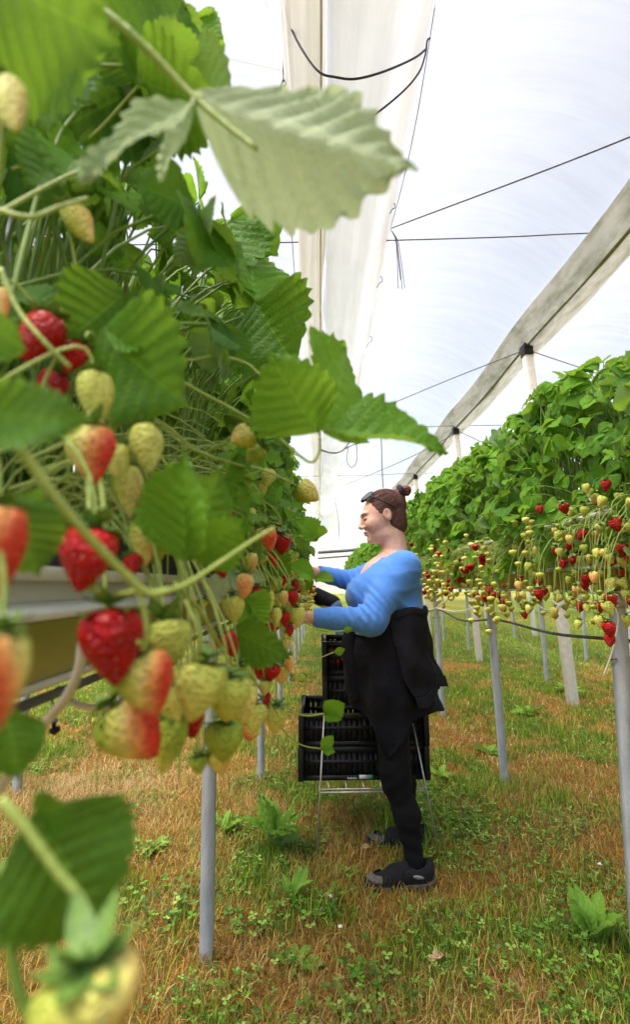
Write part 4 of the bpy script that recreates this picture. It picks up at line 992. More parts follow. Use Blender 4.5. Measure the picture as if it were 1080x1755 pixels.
for lab, px in (('white clover flower head near the picker\'s toe', (566, 1553)), ('white clover flower head lower down in the grass', (583, 1606)), ('white clover flower head beside the small dock', (1030, 1500))):
    b = G(*px); b[2] = height_at(b[0], b[1])
    t = thing('clover_flower', lab, 'flower', b, 'clover flowers')
    m = MB(); m.tube([(0, 0, 0), (.002, 0, .035)], .0008); m.build('stem', M['stem'], t)
    m = MB()
    for k in range(40):
        v = nrm(rng.standard_normal(3)); v[2] = abs(v[2]) * .9 - .2
        m.tube([np.array([.002, 0, .037]), np.array([.002, 0, .037]) + v * .0085], .0016, .0007, 4)
    m.build('flower_head', M['petal'], t)
for lab, px, s in (('dry curled pale leaf lying behind the shoes', (622, 1466), .022), ('dry leaf scrap in the grass below the picker', (742, 1655), .025), ('dry brown scrap at the bottom of the grass', (735, 1660), .018)):
    b = G(*px); b[2] = height_at(b[0], b[1]) + .03
    A = lambda q: np.array([q], float)
    V, F, U, T = leaflets('hi', np.zeros((1, 3)), np.array([[1, .4, .2]]), np.array([[.1, -.3, 1.]]), A(s * 2), A(.6), A(.6), A(.6), A(.5))
    o = link('dry_leaf', mkmesh('dry_leaf', V, F, M['dry_leaf'])); o.location = b; tag(o, lab, 'dead leaf')
b = P(580, 118, 2.03); A = lambda q: np.array([q], float)
V, F, U, T = leaflets('hi', np.array([[0, 0, -.02]]), np.array([[0, .15, 1.]]), np.array([[0, -1, .15]]), A(.045), A(.85), A(.1), A(.1), A(.5))
o = link('fallen_leaf', mkmesh('fallen_leaf', V, F, M['green_husk'])); o.location = P(580, 122, 2.06); tag(o, 'small olive leaf stuck to the overhead sleeve above the dark cord', 'leaf')

# ================================================================== STRAWBERRIES
def berry_shape(rows, sides, seed):
    r_ = np.random.default_rng(seed)
    t = np.linspace(0, 1, rows)
    sharp = r_.uniform(.2, 1.0)
    prof = np.sin(PI * np.clip(t, 0, 1) ** (.58 + .1 * sharp)) ** (.56 + .06 * sharp) * (1 - (.22 + .16 * sharp) * t ** 1.4)
    prof = prof / prof.max() * .5; prof[0] = .04; prof[-1] = .015
    z = -t * 1.0 + .07 * np.exp(-((t - .12) / .12) ** 2) - .03
    a = np.linspace(0, 2 * PI, sides, endpoint=False)
    A_, T_ = np.meshgrid(a, t)
    k = 1 + .05 * np.sin(2 * A_ + r_.uniform(0, 6)) + .05 * np.sin(3 * A_ + r_.uniform(0, 6) + 2 * T_) + .03 * np.sin(5 * A_ + 4 * T_ + r_.uniform(0, 6))
    R = np.repeat(prof[:, None], sides, 1) * k
    bend = r_.uniform(-.12, .12, 2)
    V = np.stack([R * np.cos(A_) + bend[0] * T_ ** 2, R * np.sin(A_) * .93 + bend[1] * T_ ** 2, np.repeat(z[:, None], sides, 1)], -1).reshape(-1, 3)
    F = grid_faces(rows, sides, True)
    n = len(V); V = np.concatenate([V, [[bend[0], bend[1], z[-1] - .012], [0, 0, z[0] + .01]]])
    j = np.arange(sides); l0 = (rows - 1) * sides
    Ft = np.concatenate([np.stack([np.full(sides, n), l0 + (j + 1) % sides, l0 + j], 1), np.stack([np.full(sides, n + 1), j, (j + 1) % sides], 1)])
    return V, F[:, ::-1], Ft[:, ::-1]
def calyx_shape(seed, nseg=7, up=.0):
    r_ = np.random.default_rng(seed); V = []; F = []; k = 0
    for layer, (n, ln, e0) in enumerate(((6, .56, -.12), (5, .46, .35))):
        for i in range(n):
            a = 2 * PI * i / n + r_.uniform(-.25, .25) + layer * .5; l = ln * r_.uniform(.75, 1.15); cu = r_.uniform(-.3, .6) + up
            t = np.linspace(0, 1, nseg); w_ = .15 * np.sin(PI * np.clip(t * .88 + .12, 0, 1)) ** .8; w_[-1] = .008
            rad = t * l * np.cos(e0 * .5); z = .02 + .03 * layer + l * (np.sin(e0) * t + cu * t * t * .5) - .10 * t * (1 - layer)
            c, s = math.cos(a), math.sin(a)
            for q in range(nseg):
                for u, dz in ((-1, .025), (0, -.008), (1, .025)):
                    V.append((c * rad[q] - s * u * w_[q], s * rad[q] + c * u * w_[q], z[q] + dz * abs(u)))
            f = grid_faces(nseg, 3); F.append(f + k); k += nseg * 3
    tv, tf = tube(np.array([[0, 0, -.02], [0, 0, .10], [.01, 0, .2]]), .05, .04, 6)
    F4 = np.concatenate(F + [tf[0] + k]); F3 = tf[1] + k
    return np.concatenate([np.array(V), tv]), F4, F3
BM, CM = [], []
for s in range(6):
    V, F, Ft = berry_shape(34, 30, 100 + s); BM.append(mkmesh('fruit', V, [F, Ft], M['berry']))
for s in range(5):
    V, F4, F3 = calyx_shape(40 + s, up=.3 * (s % 3)); CM.append(mkmesh('calyx', V, [F4, F3], M['calyx']))
SM = []          # small fruit: one mesh with its calyx
for s in range(6):
    V, F, Ft = berry_shape(12, 12, 300 + s); Vc, F4, F3 = calyx_shape(60 + s, 4)
    n = len(V); fm = np.concatenate([np.zeros(len(F)), np.ones(len(F4)), np.zeros(len(Ft)), np.ones(len(F3))]).astype(int)
    SM.append(mkmesh('strawberry', np.concatenate([V, Vc]), [np.concatenate([F, F4 + n]), np.concatenate([Ft, F3 + n])], [M['berry'], M['calyx']], fmat=fm))
def orient(axis, spin):
    """rotation whose -Z follows axis"""
    q = Vector(axis).to_track_quat('-Z', 'X'); return q @ Matrix.Rotation(spin, 3, 'Z').to_quaternion()
KIND = {'red': (1.0, .05), 'deep': (1.15, .05), 'unripe': (.12, .05), 'green': (-.02, .05), 'cream': (.27, .2), 'orange': (.46, .3), 'peach': (.42, .42), 'half': (.36, .52), 'brown': (.17, .25)}
BN = [0]
def set_kind(o, kind):
    r, b = KIND[kind]; o['ripe'] = float(r + random.uniform(-.06, .06)); o['blush'] = float(b)
def big_berry(top, tip, wpx, kind, label, flat=1.0, spin=None):
    Y = top[2]; a = P(*top); c = P(*tip); ax = c - a; L = np.linalg.norm(ax); wd = wpx * Y / FPX
    o = bpy.data.objects.new('strawberry', BM[BN[0] % len(BM)]); col.objects.link(o); BN[0] += 1
    o.rotation_mode = 'QUATERNION'; sp = random.uniform(-.6, .6) if spin is None else spin
    q = Vector(ax / L).to_track_quat('-Z', 'X')
    # local +x follows the picture's right so a blushed side shows where it shows in the photograph
    q = q @ Matrix.Rotation(sp, 3, 'Z').to_quaternion()
    o.rotation_quaternion = q; o.location = a; s = max(L, wd * .75); o.scale = (wd, wd * .95, s)
    set_kind(o, kind); tag(o, label, 'strawberry', 'strawberries hanging from the near table')
    c = link('calyx', CM[BN[0] % len(CM)], o); c.scale = (1, 1, wd / s); c.location = (0, 0, 0.0)
    return a, ax / L
TR = {}
def stalk_to(a, ax, Y, r=.0011, to=None):
    pl = near_plant(Y + .05); b = np.array(pl[2])
    e = np.array([-.27 + random.uniform(-.02, .05), Y + random.uniform(-.04, .08), 1.275 + random.uniform(0, .04)]) if to is None else to
    up = a - ax * min(.05, .2 * np.linalg.norm(a - e)) + np.array([0, 0, .02])
    c2 = e + np.array([.09, 0, .05])
    if to is not None: up = a - ax * .3 * np.linalg.norm(a - e); c2 = e * .6 + a * .4
    TR.setdefault(pl[0], []).append(tube(bez(a, up, c2, e, 10), r, r * 1.25, 6, False))
BIG = [  # top(px,py,Y), tip(px,py), width px, kind, label
 ((188, 1045, .30), (192, 1172), 118, 'deep', 'large glossy ripe red strawberry beside the pale trough'),
 ((236, 1122, .31), (272, 1222), 94, 'half', 'green shouldered strawberry with a red lower flank touching the large red one'),
 ((196, 1212, .33), (262, 1298), 104, 'half', 'green and red strawberry hanging lowest under the large red one, tilted'),
 ((352, 1136, .36), (338, 1236), 84, 'unripe', 'plump pale green strawberry in front of a red one'),
 ((392, 1160, .42), (392, 1236), 74, 'unripe', 'pale green strawberry squeezed behind the plump one'),
 ((412, 1170, .50), (418, 1240), 52, 'brown', 'yellowish green strawberry at the outer side of the cluster'),
 ((282, 1066, .38), (292, 1140), 92, 'unripe', 'pale knobbly strawberry behind the large red one'),
 ((384, 1236, .44), (386, 1308), 62, 'green', 'bright green blunt strawberry near the top of the nearest post'),
 ((372, 1282, .47), (378, 1326), 46, 'brown', 'ochre strawberry tucked under the bright green blunt one'),
 ((318, 1205, .42), (332, 1264), 54, 'red', 'dark red strawberry tip peeping out below the plump green one'),
 ((296, 1225, .40), (278, 1322), 60, 'brown', 'dull green strawberry behind the tilted half ripe one'),
 ((340, 1296, .46), (342, 1325), 30, 'green', 'tiny unopened green strawberry left of the nearest post head'),
 ((285, 1180, .40), (300, 1245), 46, 'unripe', 'small pale strawberry between the half ripe pair and the plump one'),
 ((162, 905, .29), (140, 1012), 104, 'red', 'ripe red strawberry crossed by green stalks above the trough'),
 ((-2, 868, .20), (-14, 1020), 100, 'orange', 'blurred orange strawberry at the edge above the white trough rim'),
 ((4, 1082, .19), (-22, 1285), 104, 'peach', 'blurred peach to red strawberry at the edge below the trough rim'),
 ((150, 735, .31), (164, 826), 86, 'peach', 'peach coloured strawberry under a yellow green one'),
 ((160, 640, .32), (168, 728), 64, 'unripe', 'yellow green strawberry above the peach coloured one'),
 ((248, 732, .37), (252, 812), 66, 'unripe', 'round yellow green strawberry left of the pale fork of stalks'),
 ((214, 800, .40), (226, 884), 54, 'brown', 'olive strawberry behind the folded fresh leaf'),
 ((250, 832, .45), (256, 880), 46, 'cream', 'small cream strawberry half hidden by the folded fresh leaf'),
 ((198, 770, .36), (206, 820), 52, 'unripe', 'small yellow green strawberry touching the peach one'),
 ((246, 888, .40), (250, 968), 52, 'brown', 'brownish unripe strawberry above the cut stalk'),
 ((268, 925, .42), (270, 968), 36, 'green', 'dark green strawberry bud below the folded fresh leaf'),
 ((88, 545, .34), (48, 620), 78, 'red', 'bright red strawberry half hidden behind a stalk'),
 ((140, 588, .36), (112, 640), 46, 'red', 'smaller shiny red strawberry next to the bright half hidden one'),
 ((100, 640, .37), (70, 700), 56, 'deep', 'deep red strawberry in shade under the half hidden one'),
 ((8, 145, .22), (28, 230), 70, 'brown', 'blurred mustard green strawberry near the top edge'),
 ((118, 358, .38), (158, 412), 56, 'brown', 'olive strawberry lying on its side beside the support wire'),
 ((2, 495, .34), (10, 548), 28, 'cream', 'small cream strawberry cut by the edge of the picture'),
 ((432, 742, .52), (398, 762), 46, 'brown', 'mustard strawberry under the long arching stalk'),
 ((448, 766, .55), (424, 794), 36, 'green', 'small green strawberry under the mustard one'),
 ((510, 832, .85), (544, 858), 44, 'brown', 'olive strawberry standing out against the white sleeve'),
 ((226, 955, .40), (232, 984), 34, 'red', 'small wet looking red strawberry behind the slanting stalk'),
 ((376, 952, .55), (384, 990), 36, 'red', 'red strawberry above the pale leaf underside'),
 ((364, 918, .52), (368, 958), 32, 'orange', 'orange strawberry close to the folded fresh leaf'),
 ((420, 985, .60), (416, 1026), 34, 'cream', 'cream strawberry right of the pale leaf underside'),
 ((398, 1020, .60), (402, 1068), 38, 'unripe', 'pale green strawberry under the cream one'),
 ((382, 1085, .55), (402, 1126), 38, 'red', 'red strawberry peeping over the dark glossy leaf'),
 ((348, 1105, .50), (354, 1140), 26, 'orange', 'small orange strawberry behind the plump pale green one'),
 ((440, 1005, .75), (440, 1040), 24, 'deep', 'dark red strawberry in a trio beside a cream one'),
 ((456, 1012, .75), (462, 1050), 26, 'unripe', 'blunt cream green strawberry in the middle of the fruit band'),
 ((455, 1040, .76), (456, 1064), 20, 'red', 'narrow red strawberry under the blunt cream green one'),
 ((484, 1012, .80), (486, 1040), 19, 'cream', 'small cream strawberry beside a red one near the sleeve cuff'),
 ((500, 1012, .82), (503, 1040), 22, 'red', 'red strawberry just in front of the blue cuff'),
 ((472, 1045, .78), (476, 1070), 24, 'unripe', 'yellow green strawberry under the fruit band'),
 ((488, 1048, .80), (489, 1075), 20, 'red', 'bright red strawberry below the fruit band beside a stalk'),
 ((508, 1040, .85), (512, 1075), 28, 'unripe', 'large yellow green strawberry touching the blue cuff'),
 ((496, 1072, .86), (497, 1092), 15, 'red', 'small red strawberry hanging lowest before the cuff'),
 ((460, 1068, .78), (464, 1090), 16, 'red', 'small dark red strawberry above the dark glossy leaf'),
 ((470, 1138, .72), (460, 1168), 30, 'red', 'curved red strawberry in front of the grass'),
 ((495, 1126, .80), (498, 1152), 20, 'cream', 'pale cream strawberry of a pair over the grass'),
 ((484, 1140, .80), (488, 1158), 15, 'cream', 'smaller pale cream strawberry of the pair over the grass'),
 ((410, 1140, .58), (412, 1182), 40, 'green', 'green strawberry with long sepals over the cluster'),
 ((440, 1205, .70), (436, 1256), 38, 'unripe', 'pale yellow green strawberry, the nearer of two at the cluster end'),
 ((474, 1208, .76), (466, 1255), 36, 'unripe', 'pale yellow green strawberry at the far end of the cluster'),
 ((432, 1240, .72), (428, 1264), 36, 'orange', 'orange brown strawberry under the cluster end'),
 ((457, 1188, .74), (457, 1215), 16, 'red', 'sliver of a red strawberry behind the cluster end'),
 ((455, 1165, .72), (452, 1192), 22, 'cream', 'rosy cream strawberry behind the fruit stalk'),
 ((500, 1158, .9), (506, 1166), 14, 'green', 'tiny green strawberry hanging free over the grass'),
 ((520, 1160, .95), (512, 1168), 15, 'green', 'tiny green strawberry at the free end of a stalk'),
 ((150, 1655, .185), (165, 1795), 152, 'cream', 'large blurred cream strawberry at the bottom edge'),
]
CUSTOM_STALK = {0: (236, 1010, .265), 1: (246, 1100, .268), 3: (335, 1128, .34), 61: (160, 1600, .205)}
for k, (tp, ti, wpx, kind, lab) in enumerate(BIG):
    a, ax = big_berry(tp, (*ti, tp[2] * (1.0 if k % 3 else .985)), wpx, kind, lab, spin={1: 0.2, 2: .3, 15: .0}.get(k))
    stalk_to(a, ax, tp[2], .0012 if tp[2] < .5 else .0011, P(*CUSTOM_STALK[k]) if k in CUSTOM_STALK else None)

# smaller fruit farther along both tables: clusters on drooping trusses
cand = []
rb = np.random.default_rng(23)
def cluster(c, n, spread, table):
    for _ in range(n):
        p = np.array(c) + rb.standard_normal(3) * np.array(spread)
        u = rb.random()
        kind = 'unripe' if u < .36 else 'green' if u < .54 else 'cream' if u < .72 else 'brown' if u < .80 else 'red' if u < .93 else 'orange' if u < .95 else 'deep'
        s = {'green': .019, 'unripe': .030, 'cream': .034, 'brown': .027, 'red': .036, 'orange': .035, 'deep': .036}[kind] * rb.uniform(.8, 1.15)
        cand.append((p, s, kind, table))
y = .95
while y < 6.5:
    for _ in range(3): cluster((-.13 + rb.uniform(-.06, .05), y + rb.uniform(-.1, .1), 1.13 + rb.uniform(-.12, .17)), 4, (.028, .05, .045), 'near')
    y += .24
for _ in range(30): y = rb.uniform(.68, 2.0); cluster((-.105 + rb.uniform(-.03, .02), y, 1.2 + rb.uniform(-.10, .12)), 3, (.020, .04, .035), 'near')
y = 1.25
while y < 9.5:
    for _ in range(8 if y < 3.5 else 6): cluster((.86 + rb.uniform(-.09, .05), y + rb.uniform(-.12, .12), 1.25 + rb.uniform(-.17, .16)), 5, (.03, .055, .05), 'opposite')
    y += .25
def vis(p):
    px, py = proj(p); return -20 < px < 1100 and -20 < py < 1775
cand = [c for c in cand if vis(c[0]) and not (c[3] == 'near' and (proj(c[0])[0] > 545 - 12 * (c[0][1] < 2.6) or c[0][0] > -.05))]
extra = [((1052, 1038), 1.50, .036, 'red', 'opposite', 'ripe red strawberry hanging lowest at the nearest opposite post'), ((1035, 1045), 1.5, .022, 'unripe', 'opposite', 'pale strawberry left of the lowest hanging red one'), ((858, 1022), 2.6, .040, 'red', 'opposite', 'large red strawberry hanging below the trough by the second opposite post'),
         ((968, 968), 1.75, .034, 'red', 'opposite', 'glossy red strawberry in front of the grey trough side'), ((994, 960), 1.7, .032, 'cream', 'opposite', 'cream strawberry right of the glossy red one on the trough side'), ((933, 946), 1.9, .030, 'red', 'opposite', 'red strawberry under a drooping leaf by the trough'),
         ((1020, 927), 1.6, .032, 'orange', 'opposite', 'orange strawberry over the black grow bag'), ((1052, 964), 1.5, .036, 'red', 'opposite', 'red strawberry in the nearest hanging bunch'), ((1066, 985), 1.5, .036, 'deep', 'opposite', 'deep red strawberry behind the nearest hanging bunch'), ((1050, 1003), 1.48, .04, 'cream', 'opposite', 'big cream strawberry in the nearest hanging bunch'),
         ((953, 916), 1.85, .028, 'cream', 'opposite', 'cream strawberry hanging high under the white rail end'), ((1062, 945), 1.5, .03, 'cream', 'opposite', 'blushed cream strawberry topping the nearest hanging bunch'), ((978, 995), 1.72, .028, 'unripe', 'opposite', 'yellow strawberry low before the trough base'), ((1033, 985), 1.6, .03, 'peach', 'opposite', 'half red strawberry left of the nearest hanging bunch'),
         ((924, 992), 1.95, .028, 'deep', 'opposite', 'dark red strawberry low in front of the trough edge'), ((842, 940), 2.6, .034, 'red', 'opposite', 'lone red strawberry high among the opposite leaves'), ((854, 944), 2.6, .032, 'cream', 'opposite', 'blushed cream strawberry beside the lone high red one')]
cand.sort(key=lambda c: -c[1] / c[0][1])
MAXB = 296
n_small = MAXB - len(BIG) - len(extra) - 6
groups = {}
WORD = {'red': 'ripe red', 'deep': 'dark red', 'unripe': 'yellow green', 'green': 'small green', 'cream': 'cream coloured', 'brown': 'olive', 'orange': 'orange', 'peach': 'half red', 'half': 'half red'}
OST = {}
def hang_stalk(p, s, table, r=.0010):
    if table == 'near':
        pl = min(near_plants, key=lambda e: abs(e[0] - p[1])); e = np.array([-.27 + rb.uniform(-.03, .05), p[1] + rb.uniform(-.08, .08), 1.29 + rb.uniform(0, .1)]); TRx = TR
    else:
        pl = min(opp_plants, key=lambda e: abs(e[0] - p[1])); e = np.array([1.0 + rb.uniform(-.06, .08), p[1] + rb.uniform(-.1, .1), 1.34 + rb.uniform(0, .11)]); TRx = OST
    top = np.array(p) + [0, 0, s * .2]; sg = 1 if table == 'near' else -1
    q = bez(top, top + [0, 0, .35 * (e[2] - top[2]) + .03], e + np.array([sg * (abs(top[0] - e[0]) * .9), (top[1] - e[1]) * .5, .035]), e, 7)
    TRx.setdefault(pl[0], []).append(tube(q, r, r * 1.2, 4, False))
def small_berry(p, s, kind, table, label):
    o = bpy.data.objects.new('strawberry', SM[int(rb.integers(0, 6))]); col.objects.link(o)
    o.rotation_mode = 'QUATERNION'; o.rotation_quaternion = orient(nrm(np.array([rb.normal(0, .3), rb.normal(0, .3), -1.])), rb.uniform(0, 6))
    o.location = np.array(p) + [0, 0, s * .5]; o.scale = (s * .88, s * .88, s * 1.05); set_kind(o, kind)
    tag(o, label, 'strawberry', f'strawberries hanging from the {table} table'); hang_stalk(np.array(p) + [0, 0, s * .5], s, table)
for (px, py), Y, s, kind, table, lab in extra: small_berry(P(px, py, Y), s, kind, table, lab)
for p, s, kind, table in cand[:n_small]:
    lvl = 'above the trough' if p[2] > (1.30 if table == 'opposite' else 1.22) else 'level with the trough' if p[2] > (1.16 if table == 'opposite' else 1.1) else 'below the trough'
    small_berry(p, s, kind, table, f'{WORD[kind]} strawberry hanging {lvl} ' + seg_name(p[1], 1.68 if table == 'opposite' else 1.775, 1.49, table + '-table'))
# the smallest, farthest fruit read as one mass
rest = cand[n_small:]
y = 6.2
Vs, Fs, Fts, Rs = [], [], [], []; k = 0
Vb, Fb, Ftb = berry_shape(9, 9, 9)
more = [(np.array([.86 + rb.uniform(-.12, .08), yy_, 1.27 + rb.uniform(-.22, .25)]), .026, 'red' if rb.random() < .25 else 'unripe', 'opposite') for yy_ in rb.uniform(6, 14, 420)]
for p, s, kind, table in rest + more:
    Vs.append(Vb * s + p + [0, 0, s * .5]); Fs.append(Fb + k); Fts.append(Ftb + k); Rs.append(np.full(len(Vb), KIND[kind][0] + rb.uniform(-.05, .05))); k += len(Vb)
    if table == 'opposite' and p[1] < 7: hang_stalk(p, s, table)
o = link('distant_strawberries', mkmesh('distant_strawberries', np.concatenate(Vs), [np.concatenate(Fs), np.concatenate(Fts)], M['berry'], extra={'ripe_each': np.concatenate(Rs)}))
o['ripe'] = 0.0; o['blush'] = 0.0
tag(o, 'mass of the smallest and farthest strawberries crowded along both tables', 'strawberries', kind='stuff')
# empty trusses and flower stalks thicken the band
for _ in range(40):
    y = rb.uniform(1.2, 6.5); p = np.array([.86 + rb.uniform(-.1, .1), y, 1.28 + rb.uniform(-.22, .14)]); hang_stalk(p, .01, 'opposite', .0009)
for _ in range(230):
    y = rb.uniform(.5, 5); p = np.array([-.15 + rb.uniform(-.06, .05), y, 1.15 + rb.uniform(-.14, .14)])
    if proj(p)[0] < 535: hang_stalk(p, .01, 'near', .0010)
for _ in range(70):      # long pale stalks leaning out of the near plants
    y = rb.uniform(.42, 1.5); a = np.array([-.33 + rb.uniform(-.03, .05), y, 1.28]); c = np.array([-.16 + rb.uniform(-.08, .04), y + rb.uniform(-.05, .35), 1.36 + rb.uniform(-.12, .14)])
    if c[0] > -.125: continue
    pl = near_plant(y); TR.setdefault(pl[0], []).append(tube(bez(a, a + [.03, 0, .10], c + [-.08, -.02, .07], c, 9), .0014, .0010, 6, False))
for D_ in (TR, OST):     # a lone stalk joins the bunch of the next plant
    for yk in sorted(list(D_)):
        if len(D_[yk]) < 4 and len(D_) > 1:
            o_k = min((q for q in D_ if q != yk), key=lambda q: abs(q - yk)); D_[o_k] += D_.pop(yk)
for TRx, plants in ((TR, near_plants), (OST, opp_plants)):
    for yk, lst in TRx.items():
        pl = [e for e in plants if e[0] == yk][0]
        V, F = merge_tubes(lst)
        if TRx is OST:
            bpy.context.view_layer.update(); mi = np.array(pl[1].matrix_world.inverted()); V = V @ mi[:3, :3].T + mi[:3, 3]
        else: V = V - np.array(pl[2])
        link('fruit_stalks', mkmesh('fruit_stalks', V, F, M['stem']), pl[1])

# ================================================================== PEOPLE (one continuous surface each, from a distance field)
class SDF:
    def __init__(s, lo, hi, step, zs=None):
        s.xs = np.arange(lo[0], hi[0], step); s.ys = np.arange(lo[1], hi[1], step); s.zs = np.arange(lo[2], hi[2], step) if zs is None else np.asarray(zs)
        s.D = np.full((len(s.xs), len(s.ys), len(s.zs)), .08, np.float32)
    def _sl(s, lo, hi):
        i = [np.searchsorted(a, (l, h)) for a, l, h in zip((s.xs, s.ys, s.zs), lo, hi)]
        return tuple(slice(max(0, a - 1), b + 1) for a, b in i)
    def op(s, lo, hi, fn, k=.02, mode='u'):
        m = .05 + k
        sl = s._sl(np.array(lo) - m, np.array(hi) + m)
        x, y, z = s.xs[sl[0]][:, None, None], s.ys[sl[1]][None, :, None], s.zs[sl[2]][None, None, :]
        if 0 in (x.size, y.size, z.size): return
        d = fn(x, y, z).astype(np.float32); a = s.D[sl]
        if mode == 'u': h = np.clip(.5 + .5 * (d - a) / k, 0, 1); s.D[sl] = d + (a - d) * h - k * h * (1 - h) if False else (d * (1 - h) + a * h - k * h * (1 - h))
        elif mode == 's': h = np.clip(.5 - .5 * (a + d) / k, 0, 1); s.D[sl] = a * (1 - h) - d * h + k * h * (1 - h)
        elif mode == 'i': s.D[sl] = np.maximum(a, d)
    def cap(s, a, b, ra, rb=None, k=.02, mode='u', sc=(1, 1, 1)):
        a = np.array(a, float); b = np.array(b, float); rb = ra if rb is None else rb; sc = np.array(sc, float)
        A, B = a / sc, b / sc; ab = B - A; L = max(ab @ ab, 1e-9); r = max(ra, rb) * sc.max()
        def fn(x, y, z):
            px, py, pz = x / sc[0] - A[0], y / sc[1] - A[1], z / sc[2] - A[2]
            t = np.clip((px * ab[0] + py * ab[1] + pz * ab[2]) / L, 0, 1)
            return (np.sqrt((px - t * ab[0]) ** 2 + (py - t * ab[1]) ** 2 + (pz - t * ab[2]) ** 2) - (ra + (rb - ra) * t)) * sc.min()
        s.op(np.minimum(a, b) - r, np.maximum(a, b) + r, fn, k, mode)
    def ell(s, c, r, k=.02, mode='u', R=None):
        c = np.array(c, float); r = np.array(r, float); R = np.eye(3) if R is None else np.asarray(R)
        def fn(x, y, z):
            X, Y, Z = x - c[0], y - c[1], z - c[2]
            q = [(R[i, 0] * X + R[i, 1] * Y + R[i, 2] * Z) / r[i] for i in range(3)]
            n = np.sqrt(q[0] ** 2 + q[1] ** 2 + q[2] ** 2); n2 = np.sqrt((q[0] / r[0]) ** 2 + (q[1] / r[1]) ** 2 + (q[2] / r[2]) ** 2)
            return n * (n - 1) / np.maximum(n2, 1e-6)
        s.op(c - r.max(), c + r.max(), fn, k, mode)
    def sect(s, secs, k=.02, p=2.3):
        """stacked oval sections: (z, cx, cy, half depth x, half width y)"""
        S = np.array(sorted(secs)); 
        def fn(x, y, z):
            zz = np.clip(z, S[0, 0], S[-1, 0]); cx, cy, a, b = [np.interp(zz, S[:, 0], S[:, i]) for i in range(1, 5)]
            n = (abs((x - cx) / a) ** p + abs((y - cy) / b) ** p) ** (1 / p)
            d = (n - 1) * np.minimum(a, b); e = np.maximum(S[0, 0] - z, z - S[-1, 0])
            return np.maximum(d, e)
        m = max(S[:, 3].max(), S[:, 4].max())
        s.op((S[:, 1].min() - m, S[:, 2].min() - m, S[0, 0]), (S[:, 1].max() + m, S[:, 2].max() + m, S[-1, 0]), fn, k)
    def mesh(s, smooth=2):
        D = s.D; ins = D < 0
        c = sum(ins[i:ins.shape[0] - 1 + i, j:ins.shape[1] - 1 + j, k:ins.shape[2] - 1 + k].astype(np.uint8) for i in (0, 1) for j in (0, 1) for k in (0, 1))
        act = np.argwhere((c > 0) & (c < 8)); idx = np.full(c.shape, -1, np.int32); idx[tuple(act.T)] = np.arange(len(act))
        ax = [s.xs, s.ys, s.zs]; P_ = np.zeros((len(act), 3)); N = np.zeros(len(act))
        cor = [(i, j, k) for i in (0, 1) for j in (0, 1) for k in (0, 1)]
        for a in range(8):
            for q in range(3):
                if cor[a][q]: continue
                b_ = list(cor[a]); b_[q] = 1
                ia = act + cor[a]; ib = act + b_
                va = D[tuple(ia.T)]; vb = D[tuple(ib.T)]; mk = (va < 0) != (vb < 0)
                t = np.where(mk, va / np.where(mk, va - vb, 1), 0)
                for w_ in range(3):
                    ca = ax[w_][ia[:, w_]]; cb = ax[w_][ib[:, w_]]
                    P_[:, w_] += np.where(mk, ca + (cb - ca) * t, 0)
                N += mk
        P_ /= N[:, None]; Fq = []
        for q in range(3):
            sa = [slice(1, -1)] * 3; sb = [slice(1, -1)] * 3; sa[q] = slice(0, -1); sb[q] = slice(1, None)
            u, v = [w_ for w_ in range(3) if w_ != q]
            a = ins[tuple(slice(0, -1) if w_ == q else slice(None) for w_ in range(3))]; b_ = ins[tuple(slice(1, None) if w_ == q else slice(None) for w_ in range(3))]
            e = np.argwhere(a != b_); e = e[(e[:, u] > 0) & (e[:, v] > 0) & (e[:, u] < D.shape[u] - 1) & (e[:, v] < D.shape[v] - 1)]
            sg = a[tuple(e.T)]
            off = np.zeros((4, 3), int); off[1, u] = -1; off[2, u] = -1; off[2, v] = -1; off[3, v] = -1
            f = np.stack([idx[tuple((e + o_).T)] for o_ in off], 1)
            flip = sg if q != 1 else ~sg
            f = np.where(flip[:, None], f, f[:, ::-1]); Fq.append(f)
        F = np.concatenate(Fq); F = F[(F >= 0).all(1)]
        for _ in range(smooth):
            acc = np.zeros_like(P_); n = np.zeros(len(P_))
            for i in range(4):
                np.add.at(acc, F[:, i], P_[F[:, (i + 1) % 4]]); np.add.at(n, F[:, i], 1)
                np.add.at(acc, F[:, i], P_[F[:, (i + 3) % 4]]); np.add.at(n, F[:, i], 1)
            P_ = .5 * P_ + .5 * acc / np.maximum(n, 1)[:, None]
        return P_, F
# ---- the picker: joints from where she stands
YC = 2.31
def Q(px, py, Y=YC): return P(px, py, Y)
pel = Q(672, 1110)
o_p = np.array([pel[0], YC, 0.0])
person = thing('person', 'woman in blue top with black jacket tied round her waist, reaching into the plants', 'person', o_p)
HC = Q(655, 884)                                   # head centre
pitch = math.radians(14)
fwd = np.array([-math.cos(pitch), -.06, -math.sin(pitch)]); fwd = fwd / np.linalg.norm(fwd)
upv = nrm(np.array([0, 0, 1.]) - fwd * fwd[2]); lat = np.cross(upv, fwd)          # lat: towards her own left (camera)
if lat[1] > 0: lat = -lat
HR = np.stack([fwd, lat, upv])
def hd(f, l, u): return HC + fwd * f + lat * l + upv * u
z_hi = np.arange(1.20, 1.70, .0028); z_lo = np.arange(-.02, 1.2, .009)
B = SDF((-.16, 1.96, 0), (.62, 2.62, 1.7), .0042, np.concatenate([z_lo, z_hi]))
